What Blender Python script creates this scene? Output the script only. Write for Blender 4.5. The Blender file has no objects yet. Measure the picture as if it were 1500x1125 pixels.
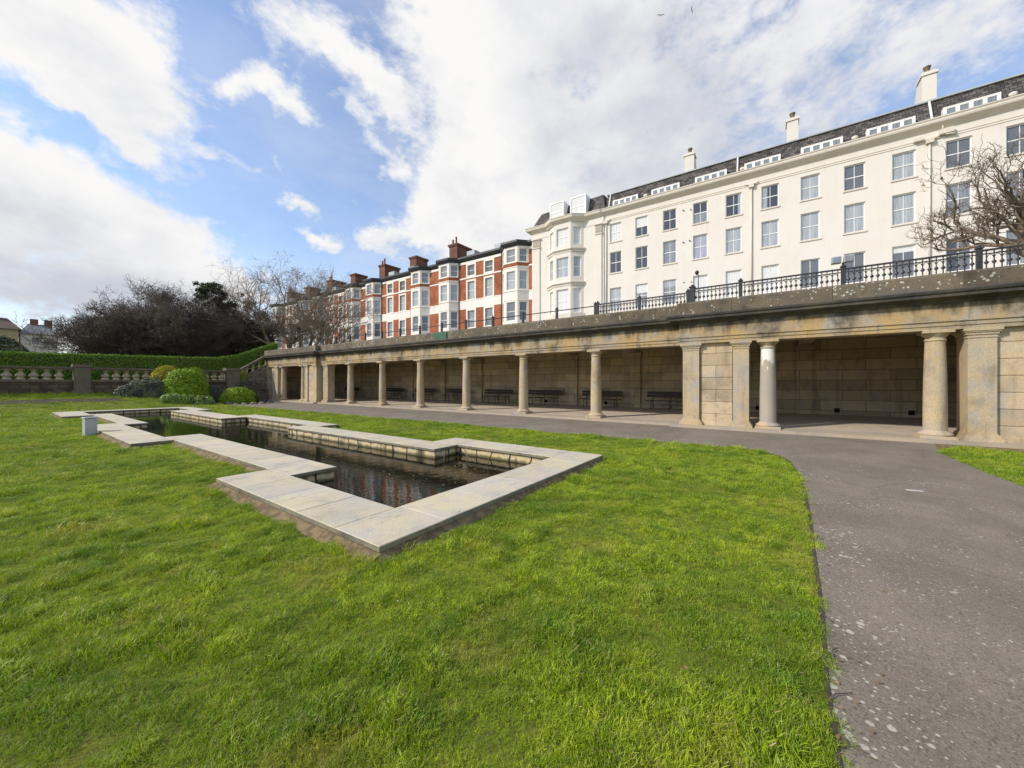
import bpy, bmesh, math, random
import numpy as np
from mathutils import Vector, Matrix

scene = bpy.context.scene
R = math.radians
# ------------------------------------------------------------------ camera
TH = R(54.49)                      # heading, from +Y (along the colonnade) towards +X (to the colonnade)
cam_d = bpy.data.cameras.new('camera')
cam = bpy.data.objects.new('camera', cam_d)
scene.collection.objects.link(cam)
cam.location = (0, 0, 1.6)
cam.rotation_euler = (R(90), 0, -TH)
cam_d.sensor_width = 36
cam_d.lens = 548.1 / 1500 * 36
cam_d.shift_y = -(562.5 - 560.7) / 1500
cam_d.clip_start = 0.05
cam_d.clip_end = 4000
scene.camera = cam
# ------------------------------------------------------------------ exposure
scene.view_settings.view_transform = 'Standard'
scene.view_settings.look = 'None'
scene.view_settings.exposure = 0.5
scene.view_settings.gamma = 1.0
scene.cycles.use_denoising = True
scene.cycles.denoising_prefilter = 'NONE'
scene.cycles.max_bounces = 8
scene.cycles.diffuse_bounces = 5
scene.cycles.caustics_reflective = False
scene.cycles.caustics_refractive = False
# ------------------------------------------------------------------ sun
SUN_EL = 35.0
SUN_DIR = Vector((-0.78, 0.62, 0)).normalized()          # horizontal direction towards the sun
SUN_AZ = math.degrees(math.atan2(SUN_DIR.x, SUN_DIR.y))  # clockwise from +Y
sun_d = bpy.data.lights.new('sun', 'SUN')
sun_d.energy = 2.7
sun_d.angle = R(3.0)
sun_d.color = (1.0, 0.93, 0.84)
sun = bpy.data.objects.new('sun', sun_d)
scene.collection.objects.link(sun)
to_sun = Vector((SUN_DIR.x * math.cos(R(SUN_EL)), SUN_DIR.y * math.cos(R(SUN_EL)), math.sin(R(SUN_EL))))
sun.rotation_euler = to_sun.to_track_quat('Z', 'Y').to_euler()
sun.location = to_sun * 60


# ------------------------------------------------------------------ node helpers
class NT:
    def __init__(s, tree):
        s.t = tree
        s.t.nodes.clear()

    def n(s, typ, props=None, **ins):
        nd = s.t.nodes.new(typ)
        for k, v in (props or {}).items():
            setattr(nd, k, v)
        for k, v in ins.items():
            key = int(k[1:]) if k[0] == 'i' and k[1:].isdigit() else k.replace('_', ' ')
            sock = nd.inputs[key]
            s.set(sock, v)
        return nd

    def set(s, sock, v):
        if isinstance(v, bpy.types.NodeSocket):
            s.t.links.new(v, sock)
        elif isinstance(v, bpy.types.Node):
            s.t.links.new(v.outputs[0], sock)
        else:
            if sock.type == 'RGBA' and len(v) == 3:
                v = (*v, 1)
            sock.default_value = v

    def math(s, op, a, b=0.0, c=None, clamp=False):
        nd = s.n('ShaderNodeMath', {'operation': op, 'use_clamp': clamp}, i0=a, i1=b)
        if c is not None:
            s.set(nd.inputs[2], c)
        return nd.outputs[0]

    def ramp(s, fac, a, b, lo=0.0, hi=1.0, smooth=True):
        nd = s.n('ShaderNodeMapRange', {'interpolation_type': 'SMOOTHSTEP' if smooth else 'LINEAR'}, i0=fac, i1=a, i2=b, i3=lo, i4=hi)
        return nd.outputs[0]

    def mix(s, fac, a, b, blend='MIX'):
        nd = s.t.nodes.new('ShaderNodeMix')
        nd.data_type = 'RGBA'
        nd.blend_type = blend
        s.set(nd.inputs[0], fac)
        s.set(nd.inputs[6], a)
        s.set(nd.inputs[7], b)
        return nd.outputs[2]

    def noise(s, vec, scale, detail=4.0, rough=0.55, dist=0.0):
        return s.n('ShaderNodeTexNoise', None, Vector=vec, Scale=scale, Detail=detail, Roughness=rough, Distortion=dist).outputs[0]

    def mapping(s, vec, scale=(1, 1, 1), loc=(0, 0, 0), rot=(0, 0, 0), typ='POINT'):
        return s.n('ShaderNodeMapping', {'vector_type': typ}, Vector=vec, Location=loc, Rotation=rot, Scale=scale).outputs[0]

    def pos(s):
        return s.n('ShaderNodeNewGeometry').outputs['Position']

    def island(s):
        return s.n('ShaderNodeNewGeometry').outputs['Random Per Island']

    def wallvec(s):
        """(horizontal run, height, 0) for upright faces of any axis-aligned wall"""
        g = s.n('ShaderNodeNewGeometry')
        p = s.n('ShaderNodeSeparateXYZ', None, Vector=g.outputs['Position'])
        q = s.n('ShaderNodeSeparateXYZ', None, Vector=g.outputs['True Normal'])
        ax = s.math('ABSOLUTE', q.outputs[0])
        ay = s.math('ABSOLUTE', q.outputs[1])
        f = s.math('GREATER_THAN', ay, ax)
        mx = s.n('ShaderNodeMix', {'data_type': 'FLOAT'}, i0=f, i2=p.outputs[1], i3=p.outputs[0]).outputs[0]
        return s.n('ShaderNodeCombineXYZ', None, X=mx, Y=p.outputs[2]).outputs[0]


def new_mat(name):
    m = bpy.data.materials.new(name)
    m.use_nodes = True
    return m, NT(m.node_tree)


def finish(nt, color, rough=0.8, bump=None, bstr=0.3, bdist=0.02, metal=0.0, spec=0.4, **kw):
    b = nt.n('ShaderNodeBsdfPrincipled', None, Base_Color=color, Roughness=rough, Metallic=metal)
    b.inputs['Specular IOR Level'].default_value = spec
    for k, v in kw.items():
        nt.set(b.inputs[k.replace('_', ' ')], v)
    if bump is not None:
        bn = nt.n('ShaderNodeBump', None, Strength=bstr, Distance=bdist, Height=bump)
        nt.t.links.new(bn.outputs[0], b.inputs['Normal'])
    out = nt.n('ShaderNodeOutputMaterial')
    nt.t.links.new(b.outputs[0], out.inputs[0])
    return b


MATS = {}


def simple(name, c1, c2=None, scale=3.0, rough=0.7, bstr=0.2, bscale=40, isl=0.0, detail=5, lo=.35, hi=.65, **kw):
    """noise-mottled paint / stone / metal"""
    m, nt = new_mat(name)
    p = nt.pos()
    c2 = c2 or tuple(x * .8 for x in c1)
    f = nt.ramp(nt.noise(p, scale, detail, .6), lo, hi)
    col = nt.mix(f, c1, c2)
    if isl:
        h = nt.ramp(nt.island(), 0, 1, 1 - isl, 1 + isl, False)
        col = nt.mix(1.0, col, nt.n('ShaderNodeCombineXYZ', None, X=h, Y=h, Z=h).outputs[0], 'MULTIPLY')
    finish(nt, col, rough, nt.noise(p, bscale, 4), bstr, .01, **kw)
    MATS[name] = m
    return m


def stone(name, base, warm, grey, dark, stain=.5, streak=.5, joints=None, speck=0.0, isl=0.1, patch=1.2, jcol=(.09, .07, .05), grain=.4, topdark=None, veins=0):
    m, nt = new_mat(name)
    p = nt.pos()
    f1 = nt.ramp(nt.noise(p, patch, 5, .6), .38, .62)
    col = nt.mix(f1, base, warm)
    f2 = nt.ramp(nt.noise(nt.mapping(p, loc=(7, 3, 9)), patch * 1.7, 6, .65), .48, .68)
    col = nt.mix(f2, col, grey)
    if isl:
        h = nt.ramp(nt.island(), 0, 1, 1 - isl, 1 + isl, False)
        col = nt.mix(1.0, col, nt.n('ShaderNodeCombineXYZ', None, X=h, Y=h, Z=h).outputs[0], 'MULTIPLY')
    # blotchy weather stains and vertical run streaks
    if stain:
        f3 = nt.ramp(nt.noise(nt.mapping(p, loc=(31, 13, 5)), patch * .8, 8, .72), .48, .68, 0, stain)
        col = nt.mix(f3, col, dark)
    if streak:
        v = nt.mapping(p, scale=(3.2, 3.2, .35))
        f4 = nt.ramp(nt.noise(v, 1.0, 6, .65), .52, .75, 0, streak)
        col = nt.mix(f4, col, dark)
    if speck:
        vo = nt.n('ShaderNodeTexVoronoi', None, Vector=p, Scale=9.0)
        f5 = nt.math('LESS_THAN', vo.outputs['Distance'], nt.ramp(nt.noise(p, 2.2, 3), .34, .66, .02, speck))
        col = nt.mix(f5, col, (.62, .6, .52))
    fine = nt.noise(p, 45, 5, .7)
    col = nt.mix(nt.ramp(fine, .42, .62, 0, grain), col, tuple(x * .5 for x in base))
    if veins:
        # riven bedding lines wandering over the slab
        vv = nt.noise(nt.mapping(p, scale=(.5, 2.4, 1), loc=(3, 3, 0)), 1.5, 5, .6, .6)
        ln = nt.math('ABSOLUTE', nt.math('SUBTRACT', nt.math('FRACT', nt.math('MULTIPLY', vv, 7.0)), .5))
        lm = nt.math('MULTIPLY', nt.ramp(ln, .06, .0), nt.ramp(nt.noise(p, 2.7, 4), .46, .62, 0, veins))
        col = nt.mix(lm, col, tuple(x * .45 for x in base))
    if topdark:  # colour goes darker towards the top, lower limit broken up by noise
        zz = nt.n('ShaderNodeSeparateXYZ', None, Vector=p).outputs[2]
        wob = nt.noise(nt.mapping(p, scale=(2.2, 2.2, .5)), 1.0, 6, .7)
        f6 = nt.ramp(nt.math('ADD', zz, nt.math('MULTIPLY', nt.math('SUBTRACT', wob, .5), 1.5)), topdark[0], topdark[1], 0, .88)
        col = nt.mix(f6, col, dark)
    bump = fine
    if joints:
        bw, bh, ms = joints
        br = nt.n('ShaderNodeTexBrick', None, Vector=nt.wallvec(), Scale=1.0, Color1=(.74, .74, .74), Color2=(1.12, 1.12, 1.12), Mortar=(1, 1, 1))
        for k, v in (('Mortar Size', ms), ('Mortar Smooth', .2), ('Brick Width', bw), ('Row Height', bh), ('Bias', 0.0)):
            br.inputs[k].default_value = v
        bf = nt.n('ShaderNodeSeparateColor', None, Color=br.outputs['Color'])
        kk = bf.outputs[0]
        col = nt.mix(1.0, col, nt.n('ShaderNodeCombineXYZ', None, X=kk, Y=kk, Z=kk).outputs[0], 'MULTIPLY')
        col = nt.mix(br.outputs['Fac'], col, jcol)
        bump = nt.math('SUBTRACT', nt.math('MULTIPLY', fine, .3), br.outputs['Fac'])
    finish(nt, col, .88, bump, .5, .015, spec=.25)
    MATS[name] = m
    return m


# ------------------------------------------------------------------ world: Nishita sky with a cloud layer in world directions
world = bpy.data.worlds.new('World')
scene.world = world
world.use_nodes = True
nt = NT(world.node_tree)
sky = nt.n('ShaderNodeTexSky', {'sky_type': 'NISHITA', 'sun_disc': False, 'sun_elevation': R(SUN_EL), 'sun_rotation': R(SUN_AZ), 'air_density': 1.2, 'dust_density': 0.6, 'ozone_density': 2.0})
tc = nt.n('ShaderNodeTexCoord').outputs['Generated']
sx = nt.n('ShaderNodeSeparateXYZ', None, Vector=tc)
az = nt.math('MULTIPLY', nt.math('ARCTAN2', sx.outputs[0], sx.outputs[1]), 180 / math.pi)
el = nt.math('MULTIPLY', nt.math('ARCSINE', sx.outputs[2]), 180 / math.pi)
pae = nt.n('ShaderNodeCombineXYZ', None, X=az, Y=el).outputs[0]
# cloud-layer plane (perspective of a flat deck), used for the fine structure
dz = nt.math('ADD', nt.math('MAXIMUM', sx.outputs[2], 0.0), .16)
deck = nt.n('ShaderNodeCombineXYZ', None, X=nt.math('DIVIDE', sx.outputs[0], dz), Y=nt.math('DIVIDE', sx.outputs[1], dz)).outputs[0]
warp = nt.n('ShaderNodeTexNoise', None, Vector=tc, Scale=5.0, Detail=8.0, Roughness=.62)
wv = nt.n('ShaderNodeVectorMath', {'operation': 'SUBTRACT'}, i0=warp.outputs['Color'], i1=(.5, .5, .5)).outputs[0]
wv = nt.n('ShaderNodeVectorMath', {'operation': 'MULTIPLY'}, i0=wv, i1=(15, 12, 0)).outputs[0]
pw = nt.n('ShaderNodeVectorMath', {'operation': 'ADD'}, i0=pae, i1=wv).outputs[0]


def blob(a, e, ra, re, rot, w, inner=.0):
    v = nt.mapping(pw, loc=(a, e, 0), rot=(0, 0, R(rot)), scale=(ra, re, 1), typ='TEXTURE')
    ln = nt.n('ShaderNodeVectorMath', {'operation': 'LENGTH'}, i0=v).outputs['Value']
    return nt.ramp(ln, inner, 1.25, w * 1.12, 0.0)


def total(lst):
    t = lst[0]
    for x in lst[1:]:
        t = nt.math('ADD', t, x)
    return t


#      azimuth, elevation, radius az, radius el, turn, weight
CLOUDS = [(2, 31, 11, 7, -8, 1.1), (11, 30.5, 8, 5.5, -25, 1.0), (8, 26.5, 9, 3.2, -25, .7), (-12, 32, 14, 9, 0, 1.0),
          (1, 18.5, 12, 5.5, -14, 1.15), (10, 16.5, 10, 4.2, -20, 1.0), (-12, 16, 14, 10, 0, 1.1), (6, 11, 18, 6, -5, 1.0), (16, 13, 8, 3.5, -15, .6),
          (23, 40, 7, 3.5, -10, .8), (31, 40, 8, 4.5, -25, 1.0), (36.5, 36, 6, 3.6, -40, .8),
          (47, 40, 12, 8, -20, 1.15), (53, 34, 13, 10, 0, 1.25), (50, 24, 12, 10, 0, 1.2), (42.5, 25.5, 6, 5, 0, .7), (38, 20.5, 10, 3.4, 10, .8), (33.0, 19.8, 4, 1.8, 0, .6),
          (60, 47, 22, 8, 0, 1.1), (70, 35, 14, 12, 0, 1.0), (74, 22, 14, 12, 0, .9), (62, 16, 18, 12, 0, .9), (88, 33, 26, 17, 0, .52), (11, 23.5, 7, 2, -35, .6),
          (20.0, 33.2, 3.6, 2.8, -35, .95), (24.3, 31.2, 3.4, 2.4, -20, .8), (36.8, 29.2, 3.8, 2.6, -35, .95), (33, 32.3, 3, 1.8, -30, .6), (31.5, 34.5, 2.4, 1.4, -30, .45),
          (9, 25, 3.4, 1.5, -10, .7), (9.6, 22.6, 2.2, 1.5, 0, .7), (24.2, 21.9, 4.2, 1.5, -8, .85), (26.2, 18.7, 3.6, 1.6, 0, .95), (22.3, 26, 2.2, 1.1, -20, .4), (18, 25.5, 3, 1.4, -20, .45),
          (92, 36, 12, 5, 14, .45), (98, 29, 14, 4, 14, .45), (108, 34, 10, 4, 14, .4), (84, 45, 14, 6, 10, .5), (104, 41, 12, 4, 12, .35),
          # the rest of the sky dome, out of the frame
          (150, 40, 30, 16, 0, .8), (-60, 40, 30, 18, 0, .9), (-120, 45, 40, 18, 0, .8), (-165, 30, 30, 14, 0, .7), (60, 72, 60, 9, 0, .6), (-40, 15, 26, 10, 0, .9)]
dens = total([blob(*c) for c in CLOUDS])
# wind-combed structure: direction vector squeezed along the drift of the clouds
comb = nt.mapping(tc, rot=(R(10), R(35), R(-20)), scale=(1.0, 1.0, 1.7))
det = nt.n('ShaderNodeTexNoise', None, Vector=comb, Scale=7.0, Detail=10.0, Roughness=.6, Distortion=.15).outputs[0]
det2 = nt.noise(comb, 26.0, 8, .65, .1)
dens = nt.math('ADD', dens, nt.math('MULTIPLY', nt.math('SUBTRACT', det, .52), 2.1))
dens = nt.math('ADD', dens, nt.math('MULTIPLY', nt.math('SUBTRACT', det2, .5), 1.25))
cover = nt.ramp(dens, -.12, .98)
veil = nt.ramp(nt.noise(nt.mapping(tc, rot=(R(10), R(35), R(-20)), scale=(1.0, 1.0, 2.4)), 3.2, 8, .6), .36, .72, .08, .42)
veil = nt.math('MULTIPLY', veil, nt.ramp(az, 15, 75, .55, 1.35))
low = nt.ramp(el, 2, 24, .55, .0)
cover = nt.math('MAXIMUM', cover, nt.math('MAXIMUM', veil, low))
# shade of the cloud itself: grey-lavender undersides where the deck is thick
grey = total([blob(0, 9.5, 26, 9.5, -5, 1.7), blob(-18, 10, 22, 8, 0, .8), blob(68, 33, 14, 13, 0, 1.25), blob(78, 40, 14, 8, 0, .8), blob(60, 43, 12, 6, 0, .5), blob(88, 29, 20, 14, 0, 1.1), blob(56, 38, 6, 4, 20, .4)])
sh = nt.noise(nt.mapping(comb, loc=(5, 2, 0)), 5.0, 8, .6)
gf = nt.math('MULTIPLY', nt.ramp(grey, 0, 1.35), nt.ramp(sh, .25, .7, .3, 1.05), clamp=True)
gf = nt.math('MAXIMUM', gf, nt.ramp(sh, .42, .7, 0, .42))
ccol = nt.mix(gf, (1.0, .990, .98), (.62, .65, .73))
SKY_STRENGTH = 0.135
CLOUD_LEVEL = 0.68
skyc = nt.mix(1.0, sky.outputs[0], (SKY_STRENGTH,) * 3, 'MULTIPLY')
skyc = nt.mix(1.0, skyc, (.98, 1.0, 1.10), 'MULTIPLY')
cl = nt.mix(1.0, ccol, (CLOUD_LEVEL,) * 3, 'MULTIPLY')
final = nt.mix(cover, skyc, cl)
bg = nt.n('ShaderNodeBackground', None, Color=final, Strength=1.0)
nt.t.links.new(bg.outputs[0], nt.n('ShaderNodeOutputWorld').inputs[0])

# ------------------------------------------------------------------ materials
stone('column_stone', (.50, .41, .285), (.56, .425, .235), (.415, .38, .335), (.15, .12, .085), .55, .6, isl=.06, grain=.55)
stone('panel_stone', (.54, .42, .26), (.55, .43, .29), (.41, .375, .32), (.16, .12, .075), .6, .55, isl=.15, patch=.9)
stone('frieze_stone', (.385, .315, .22), (.49, .335, .145), (.41, .375, .315), (.06, .05, .038), .95, .9, isl=.0, patch=.9, topdark=(3.36, 3.8))
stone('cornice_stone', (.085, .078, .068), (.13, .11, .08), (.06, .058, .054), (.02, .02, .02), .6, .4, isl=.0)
stone('parapet_stone', (.19, .158, .115), (.235, .18, .115), (.14, .13, .11), (.05, .045, .036), .8, .6, joints=(2.6, 8.0, .012), speck=.30, isl=.0, grain=.6)
stone('back_wall_stone', (.51, .42, .30), (.55, .435, .27), (.42, .37, .29), (.15, .12, .085), .55, .55, joints=(1.45, .43, .009), isl=.0)
stone('floor_stone', (.52, .44, .34), (.55, .45, .33), (.44, .385, .32), (.28, .235, .185), .4, 0, isl=.0)
stone('kerb_stone', (.44, .37, .28), (.46, .37, .25), (.36, .33, .28), (.2, .17, .13), .35, 0, isl=.05)
stone('ceiling_stone', (.46, .39, .29), (.48, .40, .28), (.42, .37, .3), (.12, .1, .08), .4, 0, isl=.0)
stone('coping_stone', (.55, .495, .40), (.60, .52, .35), (.475, .44, .375), (.33, .30, .23), .45, 0, isl=.06, patch=1.6, veins=.8, grain=.12)
stone('coping_edge', (.22, .20, .15), (.27, .235, .15), (.16, .155, .13), (.06, .055, .04), .7, 0, isl=.1, patch=2.0)
stone('stair_stone', (.27, .235, .17), (.33, .27, .18), (.23, .21, .165), (.12, .11, .07), .6, .4, joints=(.75, .30, .02), isl=.0)
stone('rubble_stone', (.115, .09, .062), (.20, .145, .08), (.10, .088, .075), (.04, .033, .028), .85, .6, joints=(.75, .30, .03), isl=.0, jcol=(.06, .05, .04))
stone('baluster_stone', (.42, .36, .26), (.45, .37, .235), (.33, .30, .25), (.16, .13, .1), .35, .2, isl=.12)
stone('rail_stone', (.165, .138, .10), (.21, .165, .105), (.135, .12, .10), (.05, .044, .036), .5, .3, isl=.0)


def basin_mat():
    m, nt = new_mat('basin_stone')
    p = nt.pos()
    col = nt.mix(nt.ramp(nt.noise(p, 3, 5), .35, .65), (.66, .52, .27), (.56, .47, .31))
    br = nt.n('ShaderNodeTexBrick', {'offset': 0.0}, Vector=nt.n('ShaderNodeVectorMath', {'operation': 'MULTIPLY_ADD'}, i0=nt.n('ShaderNodeTexNoise', None, Vector=p, Scale=2.2, Detail=3.0).outputs['Color'], i1=(.35, .05, 0), i2=nt.mapping(nt.wallvec(), loc=(.1, 3.2, 0))).outputs[0], Scale=1.0)
    for k, v in (('Mortar Size', .034), ('Mortar Smooth', .8), ('Brick Width', .5), ('Row Height', 6.0)):
        br.inputs[k].default_value = v
    z = nt.n('ShaderNodeSeparateXYZ', None, Vector=p).outputs[2]
    wob = nt.math('MULTIPLY', nt.math('SUBTRACT', nt.noise(p, 4, 5, .7), .5), .16)
    drip = nt.ramp(nt.math('ADD', z, wob), .0, .07, 0, .85)      # black drip marks hanging from the slabs
    col = nt.mix(drip, col, (.09, .075, .05))
    alg = nt.ramp(nt.math('ADD', z, wob), -.02, -.09, 0, .9)     # algae line at the water
    col = nt.mix(alg, col, (.09, .085, .03))
    stn = nt.ramp(nt.noise(nt.mapping(p, scale=(1, 1, .25)), 3.2, 5, .7), .5, .64, 0, .85)
    col = nt.mix(stn, col, (.07, .055, .035))
    col = nt.mix(br.outputs['Fac'], col, (.035, .03, .022))
    finish(nt, col, .85, nt.noise(p, 40, 4), .4, .01, spec=.25)
    MATS['basin_stone'] = m


basin_mat()


def column_stained():
    """column shaft whose paint has run down in a white patch under the capital"""
    m, nt = new_mat('column_white_run')
    p = nt.pos()
    col = nt.mix(nt.ramp(nt.noise(p, 1.2, 5, .6), .38, .62), (.43, .37, .28), (.38, .34, .29))
    fine = nt.noise(p, 45, 5, .7)
    col = nt.mix(nt.ramp(fine, .3, .7, 0, .35), col, (.26, .23, .18))
    s = nt.n('ShaderNodeSeparateXYZ', None, Vector=p)
    w = nt.math('MULTIPLY', nt.math('SUBTRACT', nt.noise(nt.mapping(p, scale=(1, 1, .35)), 11, 4, .6), .5), 1.5)
    edge = nt.math('ADD', s.outputs[2], w)
    side = nt.math('ABSOLUTE', nt.math('SUBTRACT', s.outputs[1], .30))
    f = nt.math('MULTIPLY', nt.ramp(edge, 2.2, 2.3), nt.ramp(nt.math('ADD', side, nt.math('MULTIPLY', w, .12)), .2, .14))
    col = nt.mix(f, col, (.74, .72, .67))
    finish(nt, col, .85, fine, .4, .01, spec=.25)
    MATS['column_white_run'] = m


column_stained()


def brick_mat(name, c1, c2, mortar, bw=.23, bh=.075, ms=.008):
    m, nt = new_mat(name)
    tcn = nt.n('ShaderNodeTexCoord').outputs['Object']
    g = nt.n('ShaderNodeNewGeometry')
    p = nt.n('ShaderNodeSeparateXYZ', None, Vector=tcn)
    q = nt.n('ShaderNodeSeparateXYZ', None, Vector=g.outputs['True Normal'])
    f = nt.math('GREATER_THAN', nt.math('ABSOLUTE', q.outputs[1]), nt.math('ABSOLUTE', q.outputs[0]))
    u = nt.n('ShaderNodeMix', {'data_type': 'FLOAT'}, i0=f, i2=p.outputs[1], i3=p.outputs[0]).outputs[0]
    v = nt.n('ShaderNodeCombineXYZ', None, X=u, Y=p.outputs[2]).outputs[0]
    br = nt.n('ShaderNodeTexBrick', None, Vector=v, Scale=1.0, Color1=c1, Color2=c2, Mortar=mortar)
    for k, val in (('Mortar Size', ms), ('Mortar Smooth', .1), ('Brick Width', bw), ('Row Height', bh)):
        br.inputs[k].default_value = val
    big = nt.ramp(nt.noise(nt.pos(), .7, 5), .3, .7, .72, 1.15)
    col = nt.mix(1.0, br.outputs['Color'], nt.n('ShaderNodeCombineXYZ', None, X=big, Y=big, Z=big).outputs[0], 'MULTIPLY')
    finish(nt, col, .85, nt.math('SUBTRACT', 1.0, br.outputs['Fac']), .3, .01, spec=.25)
    MATS[name] = m


brick_mat('red_brick', (.43, .13, .045), (.30, .08, .03), (.26, .15, .10))
brick_mat('chimney_brick', (.24, .095, .055), (.15, .06, .04), (.16, .11, .09))
brick_mat('slate', (.055, .05, .05), (.17, .15, .135), (.018, .016, .016), .34, .21, .018)
stone('cream_render', (.735, .69, .618), (.715, .662, .588), (.72, .678, .61), (.56, .51, .44), .16, .3, isl=0, patch=.35, grain=.04)
stone('cream_trim', (.70, .64, .555), (.66, .60, .505), (.68, .63, .55), (.45, .40, .33), .25, .35, isl=0, patch=.6, grain=.06)
simple('white_render', (.80, .76, .69), (.75, .70, .62), .5, .7, .08, 60)
simple('white_paint', (.82, .81, .78), (.76, .75, .72), 2.0, .45, .03, 60)
simple('dark_fascia', (.028, .03, .038), (.04, .04, .045), 2, .4, .05)
simple('lead_grey', (.42, .45, .47), (.36, .38, .40), 2, .5, .05)
simple('iron_black', (.022, .024, .028), (.035, .035, .035), 6, .45, .1, 60)
simple('bench_timber', (.045, .028, .022), (.028, .02, .018), 8, .55, .2, 30, isl=.2)
simple('bin_brown', (.060, .032, .034), (.042, .024, .025), 6, .5, .1)
simple('pot_clay', (.32, .13, .07), (.22, .09, .05), 5, .8, .2)
simple('pot_buff', (.20, .16, .10), (.13, .10, .06), 5, .8, .2)
simple('box_grey', (.42, .44, .45), (.36, .38, .38), 5, .55, .1)
simple('sign_green', (.035, .12, .065), (.03, .10, .055), 4, .6, .05)
simple('soil', (.13, .092, .05), (.24, .17, .09), 9, .95, .8, 60, lo=.4, hi=.6)
simple('dark_soil', (.05, .042, .028), (.085, .065, .04), 12, .95, .8, 60)
simple('edging_rock', (.22, .19, .15), (.12, .1, .08), 3, .9, .5, 20)
simple('esplanade_paving', (.27, .245, .22), (.22, .20, .18), 1.5, .85, .3)
simple('mortar', (.46, .42, .34), (.34, .31, .24), 6, .9, .3)
simple('hole_black', (.006, .006, .006), (.01, .01, .01), 3, .9, 0)
simple('tan_render', (.42, .33, .2), (.36, .28, .18), 1, .8, .1)
simple('roof_brown', (.12, .07, .05), (.08, .055, .045), 2, .8, .2)
simple('roof_grey', (.2, .2, .22), (.15, .15, .17), 2, .8, .2)
simple('gull', (.5, .5, .5), (.3, .3, .32), 30, .7, 0)
simple('paint_white', (.58, .56, .51), (.4, .38, .33), 20, .8, .2)
simple('twig_brown', (.12, .085, .06), (.07, .05, .036), 6, .8, .1)
simple('reed_tan', (.5, .38, .2), (.4, .3, .16), 6, .8, .1)
# blinds, curtains, rooms behind the glass
for nm, c in (('glass_dark', (.045, .045, .048)), ('glass_blue', (.125, .13, .14)), ('glass_grey', (.22, .235, .25)), ('glass_pale', (.36, .385, .40)), ('glass_lilac', (.36, .35, .43)), ('glass_blind', (.66, .65, .62))):
    m, nt = new_mat(nm)
    pp = nt.n('ShaderNodeTexCoord').outputs['Object']
    fold = nt.noise(nt.mapping(pp, scale=(1, 9, .4)), 2.2, 3)
    k = nt.ramp(fold, .3, .7, .72, 1.18) if nm not in ('glass_dark', 'glass_blue', 'glass_blind') else nt.ramp(fold, .3, .7, .9, 1.1)
    cc = nt.mix(1.0, c, nt.n('ShaderNodeCombineXYZ', None, X=k, Y=k, Z=k).outputs[0], 'MULTIPLY')
    wav = nt.noise(pp, 1.7, 2)
    finish(nt, cc, .06, wav, .05, .02, spec=.6, Coat_Weight=.6, Coat_Roughness=.03)
    MATS[nm] = m


def leaf_mat(name, c1, c2, c3, scale=1.5, trans=.25, rough=.55):
    m, nt = new_mat(name)
    isl = nt.island()
    col = nt.mix(isl, c1, c2)
    col = nt.mix(nt.ramp(nt.noise(nt.pos(), scale, 4), .4, .65), col, c3)
    b = nt.n('ShaderNodeBsdfPrincipled', None, Base_Color=col, Roughness=rough)
    b.inputs['Specular IOR Level'].default_value = .35
    t = nt.n('ShaderNodeBsdfTranslucent', None, Color=col)
    mx = nt.n('ShaderNodeMixShader', None, i0=trans, i1=b.outputs[0], i2=t.outputs[0])
    nt.t.links.new(mx.outputs[0], nt.n('ShaderNodeOutputMaterial').inputs[0])
    MATS[name] = m


leaf_mat('leaf_box', (.19, .31, .015), (.33, .46, .03), (.24, .36, .02), 1.5)
leaf_mat('leaf_yellow', (.52, .46, .03), (.66, .58, .06), (.42, .40, .04), 1.5)
leaf_mat('leaf_hedge', (.11, .22, .012), (.17, .30, .02), (.13, .24, .014), .8)
leaf_mat('leaf_grey', (.15, .17, .09), (.24, .25, .15), (.08, .085, .07), 1.5)
leaf_mat('leaf_mauve', (.20, .18, .16), (.27, .24, .20), (.15, .155, .11), 1.2)
leaf_mat('leaf_low', (.17, .29, .035), (.28, .42, .08), (.14, .23, .04), 2.0)
leaf_mat('petal_white', (.60, .66, .36), (.50, .58, .26), (.66, .68, .48), 2)
leaf_mat('petal_mauve', (.34, .22, .28), (.42, .31, .36), (.30, .2, .24), 2)
leaf_mat('leaf_pine', (.035, .06, .02), (.065, .10, .03), (.03, .05, .018), .7)
leaf_mat('leaf_ivy', (.055, .068, .022), (.09, .105, .035), (.085, .07, .034), .7)


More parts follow.
